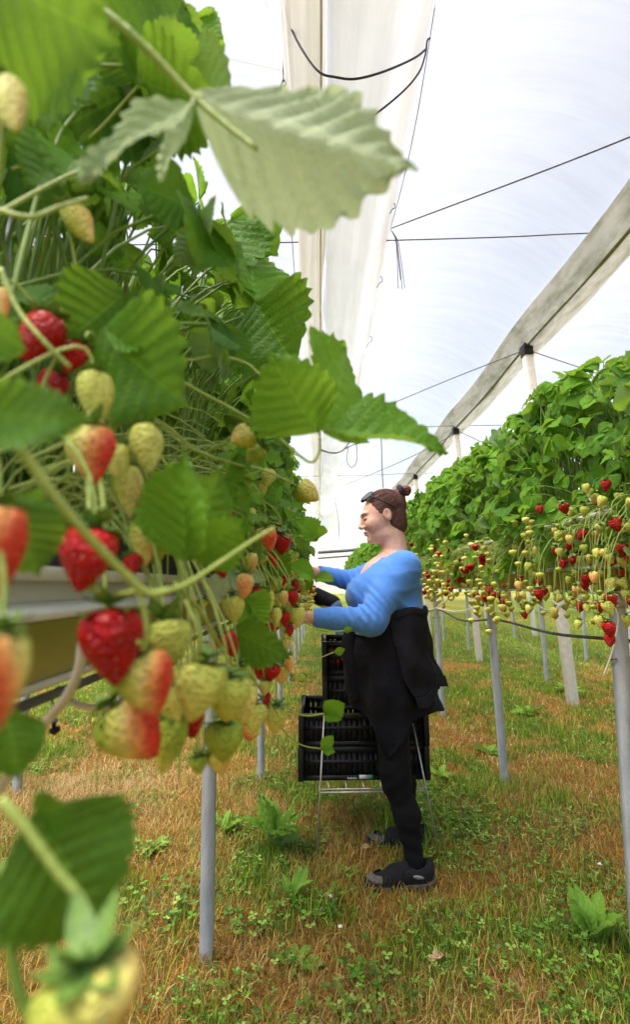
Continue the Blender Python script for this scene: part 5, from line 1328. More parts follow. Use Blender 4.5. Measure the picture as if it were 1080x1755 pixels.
# skull, face, jaw
B.ell(hd(-.016, 0, .026), (.096, .074, .090), .02, R=HR)
B.ell(hd(.030, 0, -.022), (.068, .064, .094), .02, R=HR)
B.ell(hd(.050, 0, -.084), (.044, .046, .036), .02, R=HR)
B.ell(hd(.086, 0, -.102), (.017, .022, .016), .016, R=HR)          # chin
B.ell(hd(.012, 0, -.088), (.058, .056, .036), .02, R=HR)             # soft underside of jaw
for l in (-1, 1): B.ell(hd(.060, l * .040, -.030), (.034, .026, .034), .018, R=HR)   # cheeks
B.ell(hd(.084, 0, .026), (.016, .050, .012), .012, R=HR)             # brow
for l in (-1, 1): B.ell(hd(.101, l * .031, .006), (.017, .017, .012), .010, 's', HR)     # eye sockets
for l in (-1, 1): B.ell(hd(.082, l * .031, .004), (.0135, .0150, .0125), .005, R=HR)      # lidded eyes
B.cap(hd(.093, 0, .018), hd(.113, 0, -.026), .0085, .0115, .014)      # nose
B.ell(hd(.114, 0, -.029), (.0115, .0125, .0105), .008, R=HR)
for l in (-1, 1): B.ell(hd(.106, l * .012, -.034), (.012, .0075, .0075), .005, R=HR)
B.ell(hd(.099, 0, -.0585), (.0105, .0200, .0058), .006, R=HR)            # lips
B.ell(hd(.0975, 0, -.0705), (.0105, .0175, .0065), .006, R=HR)
B.cap(hd(.113, -.018, -.0640), hd(.113, .018, -.0640), .0020, .0020, .004, 's')
for l in (-1, 1):                                                       # ears
    B.ell(hd(-.012, l * .074, -.006), (.020, .008, .031), .006, R=HR)
    B.ell(hd(-.009, l * .083, -.002), (.010, .006, .016), .005, 's', HR)
# neck, shoulders, trunk
nb = Q(682, 958)
B.cap(hd(-.035, 0, -.06), nb + [0, 0, -.01], .047, .056, .03)
B.cap(hd(-.02, 0, -.10), nb + [-.02, 0, -.03], .044, .054, .03)
LS, RS = Q(692, 972, 2.15), Q(668, 972, 2.46)
LE, LW = Q(634, 1062, 2.07), Q(540, 1059, 2.06)
RE, RW = Q(604, 996, 2.50), Q(545, 982, 2.44)
B.cap(nb + [0, 0, -.035], LS + [0, .02, -.015], .05, .055, .04); B.cap(nb + [0, 0, -.035], RS + [0, -.02, -.015], .05, .055, .04)
ch = Q(662, 1000); wa = Q(668, 1062); hp_ = Q(672, 1130)
B.ell(ch + [.02, 0, -.01], (.095, .13, .12), .05); B.cap(ch, wa, .13, .13, .05, sc=(1, 1.2, 1)); B.cap(wa, hp_, .13, .145, .05, sc=(1, 1.2, 1))
B.cap(LS, LE, .046, .038, .02); B.cap(LE, LW, .036, .026, .02); B.cap(RS, RE, .046, .038, .02); B.cap(RE, RW, .036, .026, .02)
# legs
LH, LK, LA = Q(668, 1170, 2.20), Q(680, 1345, 2.17), Q(708, 1478, 2.165)
RH, RK, RA = Q(668, 1170, 2.40), Q(678, 1300, 2.43), Q(699, 1418, 2.46)
for h_, k_, a_ in ((LH, LK, LA), (RH, RK, RA)):
    B.cap(h_, k_, .080, .046, .03); B.cap(k_, k_ * .6 + a_ * .4 + [.018, 0, 0], .044, .042, .02); B.cap(k_ * .6 + a_ * .4 + [.018, 0, 0], a_ + [.006, 0, 0], .040, .024, .02); B.cap(a_, a_ + [-.012, 0, -.07], .030, .024, .02)
# hands: palm, four fingers of different length, thumb leaving the side of the palm
def hand(W, d, n, side):
    d = nrm(d); n = nrm(n - d * np.dot(n, d)); s_ = np.cross(d, n) * side
    B.cap(W - d * .02, W + d * .025, .024, .024, .012)
    for q in (-1.5, -.5, .5, 1.5): B.cap(W + d * .02 + s_ * q * .010, W + d * .072 + s_ * q * .0175, .0125, .0105, .008)
    for q, ln in ((-1.5, .058), (-.5, .074), (.5, .080), (1.5, .070)):
        p0 = W + d * .074 + s_ * q * .0185
        p1 = p0 + (d * .80 + n * .45) * ln * .5; p2 = p1 + (d * .35 + n * .9) * ln * .32; p3 = p2 + (-d * .15 + n * .95) * ln * .22
        B.cap(p0, p1, .0090, .0080, .004); B.cap(p1, p2, .0080, .0072, .003); B.cap(p2, p3, .0072, .0060, .003)
    t0 = W + d * .025 + s_ * .024; t1 = t0 + d * .026 + s_ * .024 + n * .010; t2 = t1 + d * .026 + n * .020 - s_ * .002; t3 = t2 + d * .012 + n * .018 - s_ * .010
    B.cap(t0, t1, .0125, .0100, .006); B.cap(t1, t2, .0100, .0088, .003); B.cap(t2, t3, .0088, .0066, .003)
hand(LW + [-.03, .01, 0], LW - LE + [0, .03, 0], np.array([0, .6, -.8]), 1)
hand(RW + [-.02, -.01, .005], RW - RE + [0, -.05, .0], np.array([0, -.5, -.85]), -1)
Vb_, Fb_ = B.mesh(1)
rel = (Vb_ - HC) @ HR.T
tone = np.zeros(len(Vb_))
def spot(f, l, u, r): return np.exp(-(((rel[:, 0] - f) / r[0]) ** 2 + ((abs(rel[:, 1]) - l) / r[1]) ** 2 + ((rel[:, 2] - u) / r[2]) ** 2))
tone += .95 * np.clip(1.6 * spot(.104, 0, -.0645, (.014, .017, .0095)), 0, 1)         # lips
tone += .42 * spot(.07, .045, -.032, (.03, .03, .026)) + .22 * spot(.12, 0, -.03, (.014, .016, .014)) + .15 * spot(0, .08, 0, (.03, .02, .03))
brow = .75 * np.clip(1.6 * spot(.088, .033, .0275, (.016, .021, .0042)), 0, 1)      # brows
brow = np.maximum(brow, np.clip(1.8 * spot(.094, .032, -.002, (.013, .015, .0030)), 0, 1))        # lash line
tone += .4 * spot(.09, .031, .012, (.014, .016, .006))
tone += .25 * np.exp(-(((Vb_[:, 2] - nb[2]) / .05) ** 2)) * (rel[:, 0] > 0)
link('body', mkmesh('body', Vb_ - o_p, Fb_, M['skin'], tone=tone, extra={'brow': brow}), person)

# ---- blue top
T = SDF((-.16, 1.9, .95), (.66, 2.68, 1.52), .0046)
S_ = []
for py, x0, x1, wv in ((958, 650, 706, .17), (968, 634, 709, .195), (985, 622, 714, .21), (1005, 610, 719, .215), (1025, 604, 722, .215), (1045, 606, 723, .21), (1062, 608, 721, .21), (1085, 604, 722, .21)):
    a, b = Q(x0, py), Q(x1, py); S_.append((a[2], (a[0] + b[0]) / 2, YC, (b[0] - a[0]) / 2, wv))
T.sect(S_, .03)
T.cap(nb + [-.055, -.05, -.055], nb + [-.055, .05, -.055], .058, .058, .03)
for dy in (-.085, .085): T.ell(Q(632, 1018) + [0, dy, 0], (.102, .090, .086), .07)
T.ell(Q(684, 990) + [0, 0, 0], (.075, .17, .09), .05)
T.cap(nb + [.005, -.08, -.055], LS + [0, .01, 0], .052, .066, .035); T.cap(nb + [.005, .08, -.055], RS + [0, -.01, 0], .052, .066, .035)
T.cap(LS + [0, 0, -.005], LE, .073, .061, .03); T.cap(LE, LE * .35 + LW * .65, .058, .045, .02); T.cap(LE * .35 + LW * .65, LW, .045, .040, .02)
T.cap(RS, RE, .070, .055, .03); T.cap(RE, RW, .053, .038, .02)
T.ell(LE + [.01, 0, -.006], (.062, .058, .058), .03)
# wrinkles: at elbow, armpit and across the back
X3, Y3, Z3 = T.xs[:, None, None], T.ys[None, :, None], T.zs[None, None, :]
def wr(c, r, d, f, amp, ph=0):
    g = np.exp(-(((X3 - c[0]) ** 2 + (Y3 - c[1]) ** 2 + (Z3 - c[2]) ** 2) / r ** 2)); s = d[0] * X3 + d[1] * Y3 + d[2] * Z3
    T.D -= (1.7 * amp * g * (1 - 1.6 * np.abs(np.sin(.5 * (s * f + ph + 2.5 * np.sin(X3 * 17 + Z3 * 13)))) ** .8)).astype(np.float32)
wr(LE + [-.03, -.02, .05], .075, (.75, 0, .65), 210, .0035); wr(LE + [.0, -.02, .0], .06, (1, 0, -.2), 170, .003)
wr(LW + [.10, 0, 0], .13, (1, 0, .10), 330, .0016); wr(LE + [-.06, -.03, .03], .06, (.9, 0, .45), 260, .0022); wr(RE + [-.02, 0, 0], .12, (.9, 0, .4), 160, .003)
wr(Q(708, 1035, 2.15), .12, (.55, 0, .8), 95, .0040, 1); wr(Q(700, 1005, 2.13), .09, (.2, 0, 1), 110, .0035); wr(Q(672, 975, 2.1), .07, (1, 0, .5), 100, .0020); wr(Q(612, 1020, 2.2), .08, (.8, 0, .7), 90, .003); wr(Q(640, 1030, 2.1), .08, (.8, 0, .5), 140, .003)
arm = LS + np.array([.0, .0, -.02]); 
def seam(x, y, z):
    d = (x - arm[0]) * .80 + (z - arm[2]) * -.42 + (y - arm[1]) * .50
    r = np.sqrt((x - arm[0]) ** 2 + (y - arm[1]) ** 2 + (z - arm[2]) ** 2)
    return d, r
dS, rS = seam(X3, Y3, Z3)
T.D += (.0030 * np.exp(-((dS - .055) / .0045) ** 2) * (rS < .15) * (Y3 < YC - .03)).astype(np.float32)
# scoop neckline and open cuffs
T.ell(nb + [-.035, 0, .058], (.080, .10, .045), .012, 's'); T.cap(nb + [.025, 0, .072], nb + [-.03, 0, .09], .085, .085, .01, 's')
for a_, b_ in ((LW, LE), (RW, RE)):
    d = nrm(a_ - b_); T.cap(a_ + d * .004, a_ + d * .09, .034, .06, .006, 's')
Vt, Ft = T.mesh(2); top = link('blue_top', mkmesh('blue_top', Vt - o_p, Ft, M['blue_top']), person)
# seam of the armhole
sm = MB(); ring = []
for a in np.linspace(-.2, 1.9, 16):
    pass
# ---- leggings
Lg = SDF((.05, 2.0, 0.0), (.62, 2.62, 1.02), .006)
for h_, k_, a_ in ((LH, LK, LA), (RH, RK, RA)):
    Lg.cap(h_ + [0, 0, .05], k_ + [-.005, 0, .05], .090, .060, .03); Lg.cap(k_ + [-.004, 0, .06], k_, .060, .054, .03)
    c_ = k_ * .62 + a_ * .38 + [.018, 0, 0]; Lg.cap(k_, c_, .052, .052, .03); Lg.cap(c_, a_ + [.006, 0, .02], .051, .036, .03); Lg.cap(a_ + [.006, 0, .02], a_ + [.004, 0, -.035], .037, .036, .01)
X3, Y3, Z3 = Lg.xs[:, None, None], Lg.ys[None, :, None], Lg.zs[None, None, :]
Lg.D += (.0022 * np.sin(Z3 * 105 + X3 * 40 + 2 * np.sin(X3 * 31)) * np.exp(-((Z3 - .16) / .12) ** 2) + .002 * np.sin(Z3 * 80 - X3 * 70) * np.exp(-((Z3 - LK[2]) / .10) ** 2)).astype(np.float32)
Vl, Fl = Lg.mesh(1); link('leggings', mkmesh('leggings', Vl - o_p, Fl, M['leggings']), person)
# ---- shoes
def shoe(A, d, label=None):
    """A ankle; d heading of the toe"""
    d = nrm(np.array([d[0], d[1], 0.])); sd_ = np.array([-d[1], d[0], 0]); h0 = np.array([A[0], A[1], 0.]) - d * .05
    W_ = lambda f, s, z: h0 + d * f + sd_ * s + np.array([0, 0, z])
    R_ = np.stack([d, sd_, [0, 0, 1.]])
    S = SDF(np.minimum(W_(-.06, -.07, -.01), W_(.28, .07, .2)) - .07, np.maximum(W_(-.06, .07, .17), W_(.28, -.07, .17)) + .07, .0045)
    S.ell(W_(.012, 0, .055), (.048, .038, .048), .02, R=R_); S.cap(W_(.03, 0, .050), W_(.12, 0, .042), .042, .040, .03); S.cap(W_(.12, 0, .038), W_(.222, .004, .020), .041, .019, .03)
    S.ell(W_(.18, 0, .024), (.070, .045, .019), .02, R=R_); S.cap(W_(.055, 0, .060), W_(.03, 0, .070), .043, .042, .02)
    S.cap(W_(-.010, 0, .070), W_(-.022, 0, .100), .022, .012, .02); S.cap(W_(.085, 0, .085), W_(.080, 0, .106), .016, .008, .015)
    S.cap(W_(.036, 0, .086), W_(.030, 0, .17), .037, .045, .008, 's')
    S.op(W_(-.2, -.2, -.1) - .3, W_(.3, .2, .02) + .3, lambda x, y, z: .012 - z + 0 * x + 0 * y, .01, 'i')
    zs_ = np.array([1, 1, .86]); V, F = S.mesh(1); V = V * zs_; up = link('shoe', mkmesh('shoe', V - o_p, F, M['shoe']), person)
    if label: up['label'] = label
    S2 = SDF(S.__dict__['xs'][[0]].tolist() + [S.ys[0], -.02], (S.xs[-1], S.ys[-1], .06), .0045)
    S2.ell(W_(.018, 0, .018), (.062, .042, .060), .01, R=R_); S2.cap(W_(.02, 0, .014), W_(.11, 0, .014), .043, .043, .02); S2.ell(W_(.172, 0, .014), (.078, .045, .05), .02, R=R_)
    rock = lambda x, y, z: z - (.026 - .014 * np.clip(((x - h0[0]) * d[0] + (y - h0[1]) * d[1]) / .25, 0, 1)); S2.op(W_(-.2, -.2, -.1) - .3, W_(.3, .2, .1) + .3, rock, .01, 'i')
    S2.op(W_(-.2, -.2, -.1) - .3, W_(.3, .2, .1) + .3, lambda x, y, z: -(z - (-.004 + .020 * np.clip((-(x - h0[0]) * d[0] - (y - h0[1]) * d[1] + .0) / .06, 0, 1) ** 1.5)) , .01, 'i')
    V, F = S2.mesh(1); V = V * zs_; link('sole', mkmesh('sole', V - o_p, F, M['sole']), up)
    m = MB()
    for q in range(3):
        f = .078 + q * .022; m.tube(catmull([W_(f, -.030, .060 - q * .008), W_(f + .004, 0, .078 - q * .009), W_(f, .030, .060 - q * .008)], 4), .0032, sides=6)
    for s in (-1, 1): m.tube(catmull([W_(.085, 0, .090), W_(.080, s * .02, .108), W_(.076, s * .036, .092), W_(.085, s * .008, .088)], 5), .0026, sides=6)
    for s in (-1, 1): m.tube(catmull([W_(.085, 0, .090), W_(.10, s * .03, .080), W_(.105, s * .045, .060)], 4), .0024, sides=6)
    m.V = [v * zs_ - o_p for v in m.V]; m.build('laces', M['shoe'], up)
    sgn = 1 if (sd_[1] < 0) else -1
    m = MB(); pts = [W_(.040 + .011 * math.cos(t) * 2.0, sgn * .0478, .058 + .0085 * math.sin(t) + .004 * math.cos(t)) for t in np.linspace(0, 2 * PI, 18, endpoint=False)]
    n = len(pts); V = np.array(pts + [p_ + sd_ * sgn * .003 for p_ in pts] + [W_(.040, sgn * .0508, .058)])
    j = np.arange(n); m.add(V * zs_ - o_p, [np.stack([j, (j + 1) % n, n + (j + 1) % n, n + j], 1), np.stack([np.full(n, 2 * n), n + j, n + (j + 1) % n], 1)]); m.build('shoe_mark', M['shoe_mark'], up)
shoe(LA + [.0, 0, 0], (-1, -.06, 0)); shoe(RA + [.006, 0, 0], (-1, .12, 0), 'dark shoe of the rear leg')
# ---- jacket tied round the waist, hanging to a point at the front and a ribbed hem behind
wz = Q(670, 1044)[2]
def hip(theta, z, off):
    """oval round the hips that widens downwards; theta 0 = her front (-x), pi/2 = camera side"""
    q = np.clip((wz - z) / (wz - .62), 0, 1.3)
    cx = np.interp(q, [0, .15, .4, 1.0, 1.3], [Q(668, 1045)[0], Q(668, 1060)[0], Q(664, 1110)[0], Q(672, 1230)[0], Q(668, 1290)[0]])
    back = np.interp(q, [0, .2, .45, .75, 1.0, 1.3], [.150, .160, .180, .208, .226, .226]); front = np.interp(q, [0, .15, .3, .6, 1.0, 1.3], [.148, .155, .176, .188, .200, .10])
    b = np.interp(q, [0, .3, .6, 1.0, 1.3], [.215, .235, .24, .225, .20])
    c, s = np.cos(theta), np.sin(theta)
    a = np.where(c > 0, front, back)
    return np.stack([cx - (a + off) * c, YC - (b + off) * s, z + 0 * c], -1)
def jzoff(th, v, seed, amp):
    f = np.sin(th * 5.0 + seed) * .6 + np.sin(th * 9 + seed * 2.1 + v * 2.0) * .4 + .8 * (vnoise(th * 2.2 + seed, v * 2.5, 1.3) - .5)
    return amp * f * np.clip(v * 1.6, .12, 1)
def drape(name, t0, t1, hem, seed, off, amp, topz=None, nt=120, nv=60, shear=0.0):
    th = np.linspace(t0, t1, nt)[:, None] + np.zeros((1, nv)); v = np.linspace(0, 1, nv)[None] + np.zeros((nt, 1))
    th = th + shear * v * (1 - 0 * th)
    hz = np.interp(th, *hem); z = wz + .004 + (hz - wz) * v if topz is None else topz + (hz - topz) * v
    p = hip(th, z, off + jzoff(th, v, seed, amp))
    p[..., 0] += .010 * np.sin(z * 38 + th * 3) * v; p[..., 1] += .006 * np.sin(z * 31 + th * 4 + 1) * v
    o = link(name, mkmesh(name, p.reshape(-1, 3) - o_p, grid_faces(nt, nv), M['black_cloth']), person)
    s = o.modifiers.new('thickness', 'SOLIDIFY'); s.thickness = .006; s.offset = -1
    return o, p
zz = lambda py, Y=2.1: P(670, py, Y)[2]
hemA = ([-.3, .35, .95, 1.38, 1.50, 1.75, 2.3, 3.2, 4.2, 5.2, 6.0], [zz(1215), zz(1222), zz(1248), zz(1308), zz(1296), zz(1250), zz(1225), zz(1215, 2.3), zz(1225, 2.4), zz(1215, 2.4), zz(1215)])
jk, pA = drape('tied_jacket', -.28, 6.0, hemA, 1.3, .0, .024)
hemB = ([1.3, 1.9, 2.1, 2.5, 2.9, 3.3, 4.2], [zz(1190), zz(1194), zz(1196), zz(1186), zz(1172), zz(1180), zz(1190)])
j2, pB = drape('jacket_flap', 1.30, 4.0, hemB, 4.4, .018, .022, shear=.52, nt=90)
# ribbed hem band of the flap and the knotted waist roll
e = pB[:, -1]; nt_ = len(e)
rib = []
for q in np.linspace(0, 1, 7): rib.append(e + np.array([0, 0, -.046]) * q + np.stack([.004 * np.cos(np.arange(nt_) * 1.9), 0 * e[:, 0], 0 * e[:, 0]], 1) + np.array([.012 * q, -.004, 0]))
V = np.stack(rib, 1); o = link('ribbed_hem', mkmesh('ribbed_hem', V.reshape(-1, 3) - o_p, grid_faces(nt_, 7), M['black_cloth']), j2)
s = o.modifiers.new('thickness', 'SOLIDIFY'); s.thickness = .007; s.offset = 0
th = np.linspace(0, 2 * PI, 90)
ring = hip(th, np.full(90, wz - .012), .006); ring[:, 2] += .004 * np.sin(th * 7)
V, F = tube(np.concatenate([ring, ring[:1]]), .017, .017, 10); V[:, 2] = wz - .012 + (V[:, 2] - wz + .012) * 1.5
link('waist_roll', mkmesh('waist_roll', V - o_p, F, M['black_cloth']), jk)
m = MB(); kn = hip(np.array([.15]), np.array([wz - .03]), .02)[0]
m.tube(catmull([kn + [.02, -.03, .02], kn + [-.02, 0, 0], kn + [.01, .03, -.02]], 5), .03, .022, 10); m.tube(catmull([kn, kn + [-.03, -.03, -.12], kn + [-.01, -.05, -.26], kn + [.0, -.06, -.36]], 6), [.02, .034, .036, .03], None, 10)
m.V = [v - o_p for v in m.V]; m.build('knotted_sleeve', M['black_cloth'], jk)
# ---- hair, bun, scrunchie, sunglasses
Hh = SDF(HC - .17, HC + [.17, .15, .17], .0033)
Hh.ell(hd(-.022, 0, .030), (.098, .0800, .0925), .01, R=HR); Hh.ell(hd(-.052, 0, -.034), (.060, .066, .085), .03, R=HR)
Hh.cap(hd(-.088, 0, .05), hd(-.112, 0, .082), .045, .030, .03)
Hh.ell(hd(.108, 0, -.030), (.098, .12, .128), .012, 's', HR)             # keep the face clear
for l in (-1, 1):
    Hh.ell(hd(.012, l * .075, -.052), (.030, .05, .045), .008, 's', HR); Hh.ell(hd(-.010, l * .082, -.008), (.021, .022, .031), .006, 's', HR)
Hh.op(HC - .2, HC + .2, lambda x, y, z: -(((x - HC[0]) * upv[0] + (y - HC[1]) * upv[1] + (z - HC[2]) * upv[2]) + .118), .01, 'i')
X3, Y3, Z3 = Hh.xs[:, None, None] - HC[0], Hh.ys[None, :, None] - HC[1], Hh.zs[None, None, :] - HC[2]
ang = np.arctan2(Z3 - .085, X3 - .11) ; rr_ = np.sqrt((X3 - .11) ** 2 + (Z3 - .085) ** 2)
Hh.D += (.0007 * np.sin(ang * 90 + 3 * np.sin(rr_ * 40)) + .0007 * np.sin(ang * 47 + Y3 * 60 + 2 * np.sin(rr_ * 23))).astype(np.float32)
Vh, Fh = Hh.mesh(0); hair = link('hair', mkmesh('hair', Vh - o_p, Fh, M['hair']), person)
def on_skull(v, k=1.0): return hd(-.022, 0, .030) + (HR.T @ (np.asarray(v) * np.array([.098, .080, .0925]) * k))
rs = np.random.default_rng(77); strands = []; tipv = nrm(np.array([-.80, 0, .60]))
hl = np.array([(.70, 0, .71), (.62, .45, .64), (.45, .80, .40), (.22, .95, .22), (-.08, .99, .10), (-.30, .93, -.20), (-.55, .72, -.42)])
for k in range(420):
    t = rs.random() * (len(hl) - 1); i_ = int(t); v0 = hl[i_] * (1 - t + i_) + hl[i_ + 1] * (t - i_); v0 = v0 * np.array([1, rs.choice([-1, 1]), 1]); v0 = nrm(v0 + rs.standard_normal(3) * .05)
    e_ = nrm(tipv + rs.standard_normal(3) * .10); om = math.acos(float(np.clip(v0 @ e_, -1, 1))); kk = 1.0 + rs.uniform(.0, .030)
    s0 = rs.uniform(0, .35)
    ts = np.linspace(s0, 1, 12); pts = [on_skull((math.sin((1 - q) * om) * v0 + math.sin(q * om) * e_) / math.sin(om), kk + .012 * math.sin(q * 9 + k)) for q in ts]
    strands.append(tube(np.array(pts), [.0006, .0019, .0016], None, 5))
for k in range(26):
    v0 = hd(.035 + rs.uniform(-.05, .03), -.078 + rs.uniform(-.006, .004), .045 + rs.uniform(-.05, .03)); strands.append(tube(catmull([v0, v0 + lat * .006 + upv * -.012 - fwd * .006, v0 + lat * .004 - upv * rs.uniform(.02, .05) - fwd * rs.uniform(.0, .02)], 4), .0008, .0004, 4))
V, F = merge_tubes(strands); link('hair_strands', mkmesh('hair_strands', V - o_p, F, M['hair']), hair)
BC = Q(696, 841)
V, F, Ft = berry_shape(26, 26, 5)
m = MB()
for k in range(26):
    t = np.linspace(0, 1.9 * PI, 16); ax = nrm(np.random.default_rng(k).standard_normal(3)); u_ = nrm(np.cross(ax, [0, .3, 1])); v_ = np.cross(ax, u_)
    rr =   .0215 * np.random.default_rng(k + 90).uniform(.7, 1.08)
    m.tube(BC + rr * (np.cos(t)[:, None] * u_ + np.sin(t)[:, None] * v_), [.003, .0072, .003], None, 6)
m.V = [v - o_p for v in m.V]; m.build('hair_bun', M['bun'], hair)
m = MB()
for k in range(11):
    rs = np.random.default_rng(k + 7)
    c_ = BC + np.array([-.026, 0, -.006]) + np.array([-.012, 0, -.004]) * (k / 10 - .5)
    t = np.linspace(0, 2 * PI, 22); r = .027 + .005 * np.sin(t * 5 + k) 
    m.tube(c_ + np.stack([-.25 * r * np.cos(t) + .002 * np.sin(t * 9), r * np.sin(t), r * np.cos(t)], 1), .0058, .0058, 6)
m.V = [v - o_p for v in m.V]; m.build('scrunchie', simple('navy_hair_tie', (.012, .014, .026), (.03, .034, .06), 60, .8, bump=.4, bscale=200), hair)
gl = bpy.data.objects.new('sunglasses', None); col.objects.link(gl); gl.location = hd(.05, 0, .10); tag(gl, 'sunglasses with dark side arms pushed up on the woman\'s hair', 'sunglasses')
go = hd(.05, 0, .10)
for l in (-1, 1):
    t = np.linspace(0, 2 * PI, 24, endpoint=False); c_ = hd(.050, l * .038, .106); la = nrm(lat * l * .78 - fwd * .62); ax1 = upv * .6 + fwd * .8; ax1 = nrm(ax1 - lat * 0); 
    rim = c_ + np.cos(t)[:, None] * la * .029 + np.sin(t)[:, None] * (-upv * .62 + fwd * .78) * .023
    m = MB(); m.tube(np.concatenate([rim, rim[:1]]), .0020, sides=6); m.V = [v - go for v in m.V]; m.build('frame', M['black_plastic'], gl)
    nn_ = -np.cross(lat, (-upv * .55 + fwd * .83)); V = np.concatenate([rim, [c_ + nn_ * .004]]) - go; j = np.arange(24)
    link('glass', mkmesh('glass', V, [np.stack([j, (j + 1) % 24, np.full(24, 24)], 1)], M['lens']), gl)
    m = MB(); m.tube(catmull([hd(.044, l * .062, .100), hd(.02, l * .082, .076), hd(-.03, l * .086, .035), hd(-.060, l * .080, .008)], 6), [.0030, .0036, .0030], None, 6); m.V = [v - go for v in m.V]; m.build('side_arm', M['black_plastic'], gl)
m = MB(); m.tube([hd(.062, -.012, .109), hd(.065, 0, .111), hd(.062, .012, .109)], .0018, sides=6); m.V = [v - go for v in m.V]; m.build('bridge', M['black_plastic'], gl)

# ---- second picker far behind, bent over into the plants
Y2 = 9.0; c2 = P(574, 1030, Y2); o2 = np.array([c2[0], Y2, 0.])
p2 = thing('person', 'distant picker in dark top and blue jeans bent over into the near table', 'person', o2)
S = SDF((c2[0] - 1.1, Y2 - .45, -.02), (c2[0] + .55, Y2 + .45, 1.55), .016)
J = SDF((c2[0] - .5, Y2 - .4, 0), (c2[0] + .5, Y2 + .4, 1.2), .014); Tp = SDF((c2[0] - 1.0, Y2 - .45, .5), (c2[0] + .5, Y2 + .45, 1.5), .014)
hipc = c2 + [0.02, 0, -.14]
for l in (-1, 1):
    h_ = hipc + [0, l * .09, 0]; k_ = h_ + [.05, l * .01, -.42]; a_ = np.array([h_[0] + .08, h_[1] + l * .02, .07])
    S.cap(h_, k_, .08, .05, .03); S.cap(k_, a_, .05, .035, .03); S.cap(a_, a_ + [-.14, 0, -.03], .035, .03, .02); J.cap(h_ + [0, 0, .02], k_, .10, .07, .03); J.cap(k_, a_, .068, .055, .03)
J.cap(hipc + [-.02, -.07, .05], hipc + [-.02, .07, .05], .13, .13, .04)
chs = hipc + [-.36, 0, .24]; S.cap(hipc, chs, .13, .13, .05, sc=(1, 1.25, 1)); Tp.cap(hipc + [-.06, 0, .10], chs, .15, .15, .05, sc=(1, 1.25, 1))
hd2 = chs + [-.22, 0, .06]; S.cap(chs, hd2, .055, .055, .03); S.ell(hd2 + [-.06, 0, .0], (.10, .078, .11), .02); S.ell(hd2 + [-.15, 0, -.02], (.02, .015, .02), .015)
for l in (-1, 1):
    s_ = chs + [-.05, l * .19, .02]; e_ = s_ + [-.12, l * .04, -.22]; w2 = e_ + [-.20, -l * .03, .02]
    for D_, r in ((S, 0), (Tp, .016)): D_.cap(s_, e_, .05 + r, .042 + r, .02); D_.cap(e_, w2, .04 + r, .03 + r, .02)
    S.cap(w2, w2 + [-.07, 0, .0], .028, .026, .02)
    for q in (-1.5, -.5, .5, 1.5): S.cap(w2 + [-.07, q * .018, 0], w2 + [-.14, q * .02, -.03], .0115, .010, .004)
    S.cap(w2 + [-.03, -l * .03, 0], w2 + [-.09, -l * .055, -.01], .012, .011, .004)
V, F = S.mesh(1); link('body', mkmesh('body', V - o2, F, M['skin'], tone=np.zeros(len(V))), p2)
V, F = J.mesh(1); link('jeans', mkmesh('jeans', V - o2, F, M['jeans']), p2)
V, F = Tp.mesh(1); link('dark_top', mkmesh('dark_top', V - o2, F, M['black_cloth']), p2)
Hd = SDF(hd2 - .25, hd2 + .2, .012); Hd.ell(hd2 + [-.045, 0, .03], (.105, .09, .105), .02); Hd.ell(hd2 + [-.15, 0, -.05], (.09, .12, .10), .02, 's'); V, F = Hd.mesh(1); link('hair', mkmesh('hair', V - o2, F, M['hair']), p2)

# ================================================================== CRATES ON THE WIRE STAND
def slat_crate(L, W, H, name, label, loc, rz=0, wall_z=None, group='black harvest crates'):
    t = thing('harvest_crate', label, 'crate', loc, group); t.rotation_euler = (0, 0, rz)
    th = .007
    def wall(m, lo, hi, axis):
        """pierced wall: solid rims with a lattice of upright and level bars between them"""
        a0, a1 = lo[axis], hi[axis]; z0, z1 = lo[2], hi[2]; o = 1 - axis
        def bar(u0, u1, w0, w1, p=0):
            l = [0, 0, w0]; h = [0, 0, w1]; l[axis] = u0; h[axis] = u1; l[o] = lo[o] - p; h[o] = hi[o] + p; m.box(l, h)
        bar(a0, a1, z0, z0 + .022); bar(a0, a1, z1 - .026, z1, .004); bar(a0, a1, z0 + (z1 - z0) * .48, z0 + (z1 - z0) * .60, -.001)
        n = max(4, int((a1 - a0) / .026))
        for k in range(n + 1):
            u = a0 + (a1 - a0) * k / n; wd = .0105 if k % 4 else .017
            bar(max(a0, u - wd), min(a1, u + wd), z0 + .022, z1 - .026, -.0015)
        for q in (.28, .78): bar(a0, a1, z0 + (z1 - z0) * q - .004, z0 + (z1 - z0) * q + .004, -.002)
    for lo, hi, ax, nm in (((-L / 2, -W / 2, 0), (L / 2, -W / 2 + th, H), 0, 'long_side'), ((-L / 2, W / 2 - th, 0), (L / 2, W / 2, H), 0, 'long_side'), ((-L / 2, -W / 2 + th, 0), (-L / 2 + th, W / 2 - th, H), 1, 'short_side'), ((L / 2 - th, -W / 2 + th, 0), (L / 2, W / 2 - th, H), 1, 'short_side')):
        m = MB(); wall(m, lo, hi, ax); m.build(nm, M['black_plastic'], t, smooth=False)
    m = MB()
    m.box((-L / 2 + th, -W / 2 + th, .002), (L / 2 - th, W / 2 - th, .006))
    for k in range(9): u = -L / 2 + L * (k + .5) / 9; m.box((u - .004, -W / 2 + th, .006), (u + .004, W / 2 - th, .012))
    m.build('floor', M['black_plastic'], t, smooth=False)
    for sx in (-1, 1):
        for sy in (-1, 1):
            m = MB(); m.box((sx * L / 2 - .014, sy * W / 2 - .014, -.001), (sx * L / 2 + .014, sy * W / 2 + .014, H + .0015)); m.build('corner_post', M['black_plastic'], t, smooth=False, bevel=.004)
    return t
YS = 2.50
